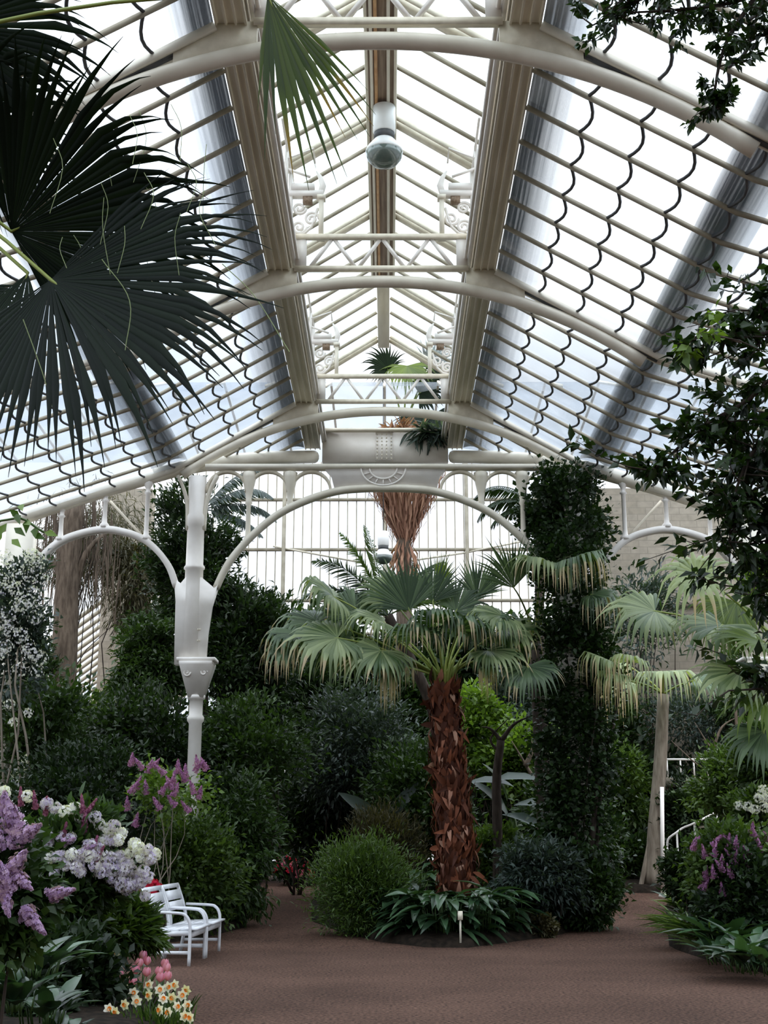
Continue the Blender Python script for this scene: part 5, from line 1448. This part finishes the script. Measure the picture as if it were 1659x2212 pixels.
for (x, y, h), nm in zip(((858, 2020, .08), (910, 2030, .08), (960, 2034, .08), (1028, 2032, .08), (1085, 2022, .08), (1140, 2010, .08), (905, 1985, .25), (1055, 1982, .25)), names):
    p = ground_at(x, y); p[2] += h
    leaf_clump('aspidistra', nm, p, 84, .50, .15, 'broad', 1.0, .34, .55, 'broad-leaved clumps on the island bed', upb=.3, rise=.62)
# plant label
p = ground_at(995, 2046)
t = thing('plant_label', 'slim grey plant label stake at the very front of the island bed', 'plant label', p)
mb = MB(); mb.box(p + [0, 0, .22], (.03, .012, .48)); mb.build('stake', M['iron'], t)
mb = MB(); mb.box(p + [0, -.012, .45], (.075, .014, .13), rot=Matrix.Rotation(-.3, 3, 'X')); mb.build('plate', M['iron_worn'], t)
# big blue-grey leaves behind the forked trunk
b = at(1120, 1860, 25.2); b[2] = ground_z(25.2)
t = thing('banana_plant', 'banana plant with long blue-grey paddle leaves behind the forked trunk', 'plant', b)
trunk_tube(t, [b, at(1110, 1790, 25.2), at(1100, 1760, 25.2)], .1, .05, 'stalk', 'stem')
for p0, d, L in (((1100, 1770), (-.3, -.2, .5), 1.1), ((1110, 1740), (.9, -.3, .15), 1.0), ((1095, 1730), (-.2, -.5, .8), .9), ((1110, 1700), (-.7, -.4, .3), .9), ((1060, 1690), (.9, -.4, .3), 1.0), ((1085, 1760), (.8, -.4, -.1), 1.1), ((990, 1850), (.6, -.4, .9), .9)):
    mb = MB(); mb.leaves([at(*p0, 25.2)], [d], L, .3, N=[[0, -.6, 1]], tmpl='lance', var=.8, curl=.35); mb.build('paddle_leaf', G['blue'], t)
b = at(830, 1870, 26); b[2] = ground_z(26)
t = thing('banana_plant', 'paddle-leaved plant in shade left of the shaggy trunk', 'plant', b)
for p0, d, L in (((800, 1790), (.2, -.4, -.8), 1.1), ((815, 1770), (-.6, -.4, .5), .9), ((840, 1770), (.5, -.3, .7), .9), ((850, 1760), (.3, -.6, -.5), 1.0)):
    mb = MB(); q = at(*p0, 26); mb.leaves([q], [d], L, .28, N=[[0, -1, .4]], tmpl='lance', var=.5, curl=.3); mb.tube([b, q], .02, 5); mb.build('paddle_leaf', G['blue'], t)

# ---- right-hand bed edge
for (x, y), nm, n, L, W, mat, cl in (((1490, 2050), 'pale arching strap-leaved tuft on the corner of the right bed', 120, .5, .035, 'strap', .9),
                                 ((1550, 2075), 'darker strap-leaved tuft next to the pale tuft on the right bed', 100, .5, .04, 'mid', .9),
                                 ((1490, 1995), 'small striped-leaf plant behind the pale strap-leaved tuft', 46, .45, .09, 'strap', .6)):
    p = ground_at(x, y); p[2] += .1
    leaf_clump('strap_leaf_plant', nm, p, n, L, W, mat, .6, .2, cl, upb=.9)
for (x, y, YY), nm, n, L, W in (((1570, 2000, 17.6), 'large-leaved dark plant under the purple bush', 26, .55, .22), ((1635, 2060, 16.5), 'large-leaved dark plant in the bottom right corner', 26, .5, .2), ((1560, 2075, 16.6), 'large-leaved dark plant behind the dark strap tuft', 22, .45, .2), ((1600, 2085, 15.6), 'large-leaved dark plant nearest the gravel in the right corner', 26, .42, .18), ((1660, 2095, 15.3), 'large-leaved dark plant cut by the right picture edge', 26, .42, .2)):
    p = at(x, y, YY); p[2] = max(p[2] - .3, .12)
    leaf_clump('broad_leaf_plant', nm, p, n, L, W, 'broad', .9, .2, .5)

# ---- big dark leaves, bottom left
for (x, y, YY), nm, n, L, W in (((40, 2080, 9.4), 'large grey-green leaves at the bottom left corner', 22, .36, .17), ((105, 2110, 9.8), 'large grey-green leaves left of the daffodils', 22, .30, .16), ((190, 2070, 14.2), 'large grey-green leaves directly behind the pink tulips', 16, .42, .2), ((80, 2010, 9.6), 'large grey-green leaves under the lowest lilac panicle', 18, .34, .15), ((120, 2195, 10.0), 'large grey-green leaves at the bottom edge beside the daffodils', 12, .26, .14)):
    p = at(x, y, YY); p[2] = max(p[2] - .28, .1)
    leaf_clump('broad_leaf_plant', nm, p, n + 6, L * .8, W * .8, 'broad', .8, .18, .45)
S('evergreen_shrub', 'dark shade bush low in the bottom left corner', 'shrub', 60, 2120, 11.6, 190, 110, 'deep', 3000, .09, .045, 56)

S('evergreen_shrub', 'low dark ground-covering shrub at the bottom edge left of the daffodils', 'shrub', 80, 2195, 11.0, 85, 38, 'deep', 1500, .08, .045, 40)
# ---- tulips
def tulip(loc, h, label):
    t = thing('tulip', label, 'flower', loc, 'pink tulips by the bench')
    x, y, z = loc
    lean = rng.normal(size=2) * .03
    top = np.array([x + lean[0], y + lean[1], z + h])
    mb = MB(); mb.tube([loc, [(x + top[0]) / 2, (y + top[1]) / 2, z + h * .55], top], .006, 5, var=.4); mb.build('stem', M['stalk'], t, smooth=True)
    mb = MB()
    for k in range(6):
        a = k * PI / 3 + (.2 if k % 2 else 0); rr = .034 if k % 2 else .040
        o = np.array([math.cos(a), math.sin(a), 0]); s = np.array([-math.sin(a), math.cos(a), 0])
        rows = []
        for u, rad, w in ((0, .2, .25), (.25, .85, .75), (.55, 1.0, .95), (.8, .85, .7), (1, .72, .08)):
            c = top + o * rr * rad + np.array([0, 0, .082 * u])
            rows.append([c - s * .026 * w - o * .006 * w, c, c + s * .026 * w - o * .006 * w])
        mb.sheet(rows, rng.uniform(.0, .84) * .6 + .4 * rng.random())
    mb.build('petal_cup', M['tulip'], t, smooth=True)
    mb = MB(); n = 3; a = rng.uniform(0, 2 * PI, n)
    mb.leaves(np.tile(loc, (n, 1)), np.stack([np.cos(a) * .35, np.sin(a) * .35, np.ones(n)], 1), h * .8, .05, tmpl='lance', var=rng.random(n) * .8, curl=.2, N=np.stack([-np.cos(a), -np.sin(a), .3 + 0 * a], 1)); mb.build('leaf', G['strap'], t)
tul = [((240, 2060), 'leftmost pink tulip, standing apart above the white ones'), ((256, 2072), 'second pink tulip from the left, just below the leftmost'), ((311, 2060), 'pink tulip rising highest in the middle of the group'), ((302, 2074), 'pink tulip directly under the highest one'), ((288, 2078), 'pink tulip left of the highest one'), ((279, 2092), 'pink tulip low on the left of the dense cluster'), ((268, 2102), 'pink tulip at the lower left above a daffodil'), ((297, 2093), 'pink tulip in the heart of the dense cluster'), ((313, 2097), 'pink tulip right of the heart of the cluster'), ((329, 2097), 'pink tulip at the right end of the dense cluster'),
       ((353, 2079), 'pink tulip nearest the bench foot, upper of its pair'), ((369, 2088), 'pink tulip nearest the path, right of the bench foot'), ((345, 2109), 'pale pink tulip above the crowd of daffodils'), ((364, 2108), 'rosy tulip beside the pale pink one'), ((292, 2118), 'pink tulip lowest in the cluster, over the daffodils')]
for (x, y), nm in tul:
    q = at(x, y + 12, 13.2 - (y - 2060) * .02)
    tulip((q[0], q[1], .02), q[2] - .02, nm)
def daffodil(loc, h, label, face):
    t = thing('daffodil', label, 'flower', loc, 'white daffodils at the path edge')
    x, y, z = loc
    f = unit(np.array(face)); top = np.array([x, y, z + h])
    mb = MB(); mb.tube([loc, [x, y + .01, z + h * .6], top - f * .02 + [0, 0, .0]], .005, 5, var=.4); mb.build('stem', M['stalk'], t, smooth=True)
    s = unit(np.cross(f, [0, 0, 1])); u = np.cross(s, f)
    mb = MB(); a = np.arange(6) * PI / 3 + rng.random()
    D = np.cos(a)[:, None] * s + np.sin(a)[:, None] * u + f * .12
    mb.leaves(np.tile(top, (6, 1)), D, .05, .036, N=np.tile(f, (6, 1)), var=rng.random(6) * .84, curl=.05, tmpl='lance'); mb.build('petals', M['daff'], t)
    mb = MB(); q = np.linspace(0, 2 * PI, 11)
    mb.sheet([[top + f * .002 + (s * math.cos(v) + u * math.sin(v)) * .009 for v in q], [top + f * .014 + (s * math.cos(v) + u * math.sin(v)) * .013 for v in q], [top + f * .02 + (s * math.cos(v) + u * math.sin(v)) * .018 for v in q]], .5)
    mb.build('corona', M['corona'], t, smooth=True)
    mb = MB(); n = 4; a = rng.uniform(0, 2 * PI, n)
    mb.leaves(np.tile(loc, (n, 1)), np.stack([np.cos(a) * .3, np.sin(a) * .3, np.ones(n)], 1), h * 1.0, .018, tmpl='lance', var=rng.random(n) * .5, curl=.2, N=np.stack([-np.cos(a), -np.sin(a), .3 + 0 * a], 1)); mb.build('leaf', G['mid'], t)
daf = [((204, 2150), 'lone white daffodil set apart to the left of the others'), ((322, 2128), 'daffodil with a red-orange eye just below the tulips'), ((272, 2122), 'white daffodil tucked under the lower left tulips'), ((288, 2145), 'white daffodil above the two orange-eyed ones'), ((270, 2170), 'orange-eyed daffodil on the left of a close pair'), ((295, 2163), 'orange-eyed daffodil on the right of a close pair'), ((235, 2180), 'daffodil at the lower left end of the drift, turned aside'), ((248, 2062), 'white daffodil among the upper left tulips'), ((262, 2080), 'white daffodil just right of the upper left tulips'), ((345, 2138), 'white daffodil in the middle of the crowd below the rosy tulip'), ((362, 2132), 'white daffodil under the rosy tulip'), ((378, 2128), 'white daffodil on the path side below the tulips'), ((393, 2150), 'orange-eyed daffodil on the path side, upper one'), ((403, 2138), 'highest daffodil leaning over the path'), ((352, 2158), 'white daffodil in the thick of the crowd'), ((372, 2155), 'white daffodil second row near the path'), ((345, 2182), 'white daffodil low in the crowd'), ((362, 2188), 'white daffodil lowest in the crowd above the leaves'), ((382, 2175), 'white daffodil beside the orange one near the path'), ((404, 2172), 'orange-eyed daffodil lower down at the path edge'), ((412, 2198), 'lowest daffodil at the path edge, orange eye showing'), ((250, 2186), 'white daffodil right of the turned-aside one'), ((322, 2150), 'small white daffodil under the red-orange-eyed one'), ((398, 2195), 'white daffodil next to the lowest one at the path')]
for (x, y), nm in daf:
    q = at(x, y, 11.9 - (y - 2120) * .012)
    daffodil((q[0], q[1], .0), max(q[2], .12), nm, (rng.normal() * .5 + .15, -1, rng.normal() * .25 + .15))
p = at(330, 2200, 11.2); p[2] = .04
dl = leaf_clump('daffodil_leaves', 'sheaf of dark strap leaves below the daffodils at the bottom edge', p, 160, .15, .016, 'mid', .2, .35, .12)

dl['kind'] = 'stuff'
# ---- two white garden benches
def bench(loc, rz, label, W=1.12):
    """local: x towards the path (front), y along the bench"""
    t = thing('garden_bench', label, 'bench', loc, 'white garden benches')
    R = Matrix.Rotation(rz, 3, 'Z'); Rn = np.array(R)
    L0 = np.asarray(loc)
    tr = lambda p: L0 + np.asarray(p, float) @ Rn.T
    for s in (-1, 1):
        y = s * W / 2
        mb = MB(); mb.ribbon(smooth_path([tr((.0, y, 0)), tr((.0, y, .42)), tr((-.015, y, .54)), tr((-.07, y, .615)), tr((-.16, y, .64)), tr((-.5, y, .655))], 5), .05, .035, tr((0, 1, 0)) - L0); mb.build('arm_and_front_leg', M['white_paint'], t)
        mb = MB(); mb.ribbon(smooth_path([tr((-.56, y, 0)), tr((-.5, y, .42)), tr((-.54, y, .65)), tr((-.64, y, .93))], 5), .05, .04, tr((0, 1, 0)) - L0); mb.build('rear_leg', M['white_paint'], t)
        mb = MB(); mb.bar(tr((0, y, .16)), tr((-.53, y, .16)), .03, .04); mb.build('stretcher', M['white_paint'], t)
        mb = MB(); mb.bar(tr((.01, y, .40)), tr((-.5, y, .38)), .035, .06); mb.build('seat_rail', M['white_paint'], t)
    for i in range(5):
        x = .03 - i * .115
        mb = MB(); mb.bar(tr((x, -W / 2 + .02, .44 - .005 * i)), tr((x, W / 2 - .02, .44 - .005 * i)), .10, .025); mb.build('seat_slat', M['white_paint'], t)
    for (x, z, h) in ((-.545, .66, .12), (-.59, .80, .13), (-.63, .92, .06)):
        mb = MB(); mb.bar(tr((x, -W / 2, z)), tr((x, W / 2, z)), .028, h, up=(-.3, 0, 1)); mb.build('back_slat', M['white_paint'], t)
    mb = MB(); mb.bar(tr((.0, -W / 2, .37)), tr((.0, W / 2, .37)), .03, .06); mb.build('front_apron', M['white_paint'], t)
p1 = ground_at(423, 2079); p2 = ground_at(462, 2060)
a1 = ground_at(406, 2088); a2 = ground_at(478, 2052)
ang = math.atan2(-(a2[0] - a1[0]), a2[1] - a1[1])
d = unit(a2 - a1)
bench(a1 + d * .62, ang, 'white slatted garden bench nearer the camera, its end hidden by leaves')
bench(a1 + d * (.62 + 1.26), ang, 'white slatted garden bench farther along the path edge')

# ---- handrail, post, landing on the right
pb = ground_at(1432, 1940); YY = pb[1]
t = thing('iron_post', 'thin white post standing beside the slender palm trunk', 'post', pb)
mb = MB(); mb.tube([pb, at(1430, 1700, YY)], .045, 8); mb.build('shaft', M['iron_pale'], t)
mb = MB(); mb.lathe(pb, [(.09, 0), (.09, .06), (.05, .1)], 10); mb.build('foot', M['iron_pale'], t)
YY = 26.0
g0 = at(1442, 1945, YY); g0[2] = ground_z(YY)
t = thing('handrail', 'white tubular handrail climbing to the right behind the purple bush', 'handrail', g0)
mb = MB(); mb.tube(smooth_path([at(1441, 1830, YY), at(1444, 1812, YY), at(1462, 1798, YY), at(1476, 1788, YY + .3), at(1500, 1778, YY + .8), at(1560, 1748, YY + 1.8)], 4), .022, 6); mb.build('rail', M['iron_pale'], t)
for x, y, dy in ((1441, 1826, 0), (1462, 1800, .0), (1500, 1780, .8), (1548, 1754, 1.6)):
    q = at(x, y, YY + dy); mb = MB(); mb.tube([[q[0], q[1], ground_z(q[1])], q], .02, 6); mb.build('post', M['iron_pale'], t)
q0 = at(1435, 1690, 33.0); q1 = at(1530, 1690, 33.0)
t = thing('stone_landing', 'grey stair landing with a thin rail, seen past the slender palm trunk', 'landing', ((q0[0] + q1[0]) / 2, 33, ground_z(33)))
mb = MB(); mb.box(((q0[0] + q1[0]) / 2, 33.3, q0[2]), (q1[0] - q0[0], 1.2, .22)); mb.build('slab', M['stone'], t)
for x in (q0[0] + .1, q1[0] - .1):
    mb = MB(); mb.box((x, 33.6, q0[2] / 2 + .2), (.18, .3, q0[2] - .3)); mb.build('pier', M['stone'], t)
mb = MB(); mb.tube([[q0[0], 32.8, q0[2] + .55], [q1[0], 32.8, q0[2] + .55]], .03, 6); mb.build('rail', M['iron_pale'], t)
for x in np.linspace(q0[0] + .05, q1[0] - .05, 4):
    mb = MB(); mb.tube([[x, 32.8, q0[2] + .1], [x, 32.8, q0[2] + .55]], .022, 6); mb.build('baluster', M['iron_pale'], t)
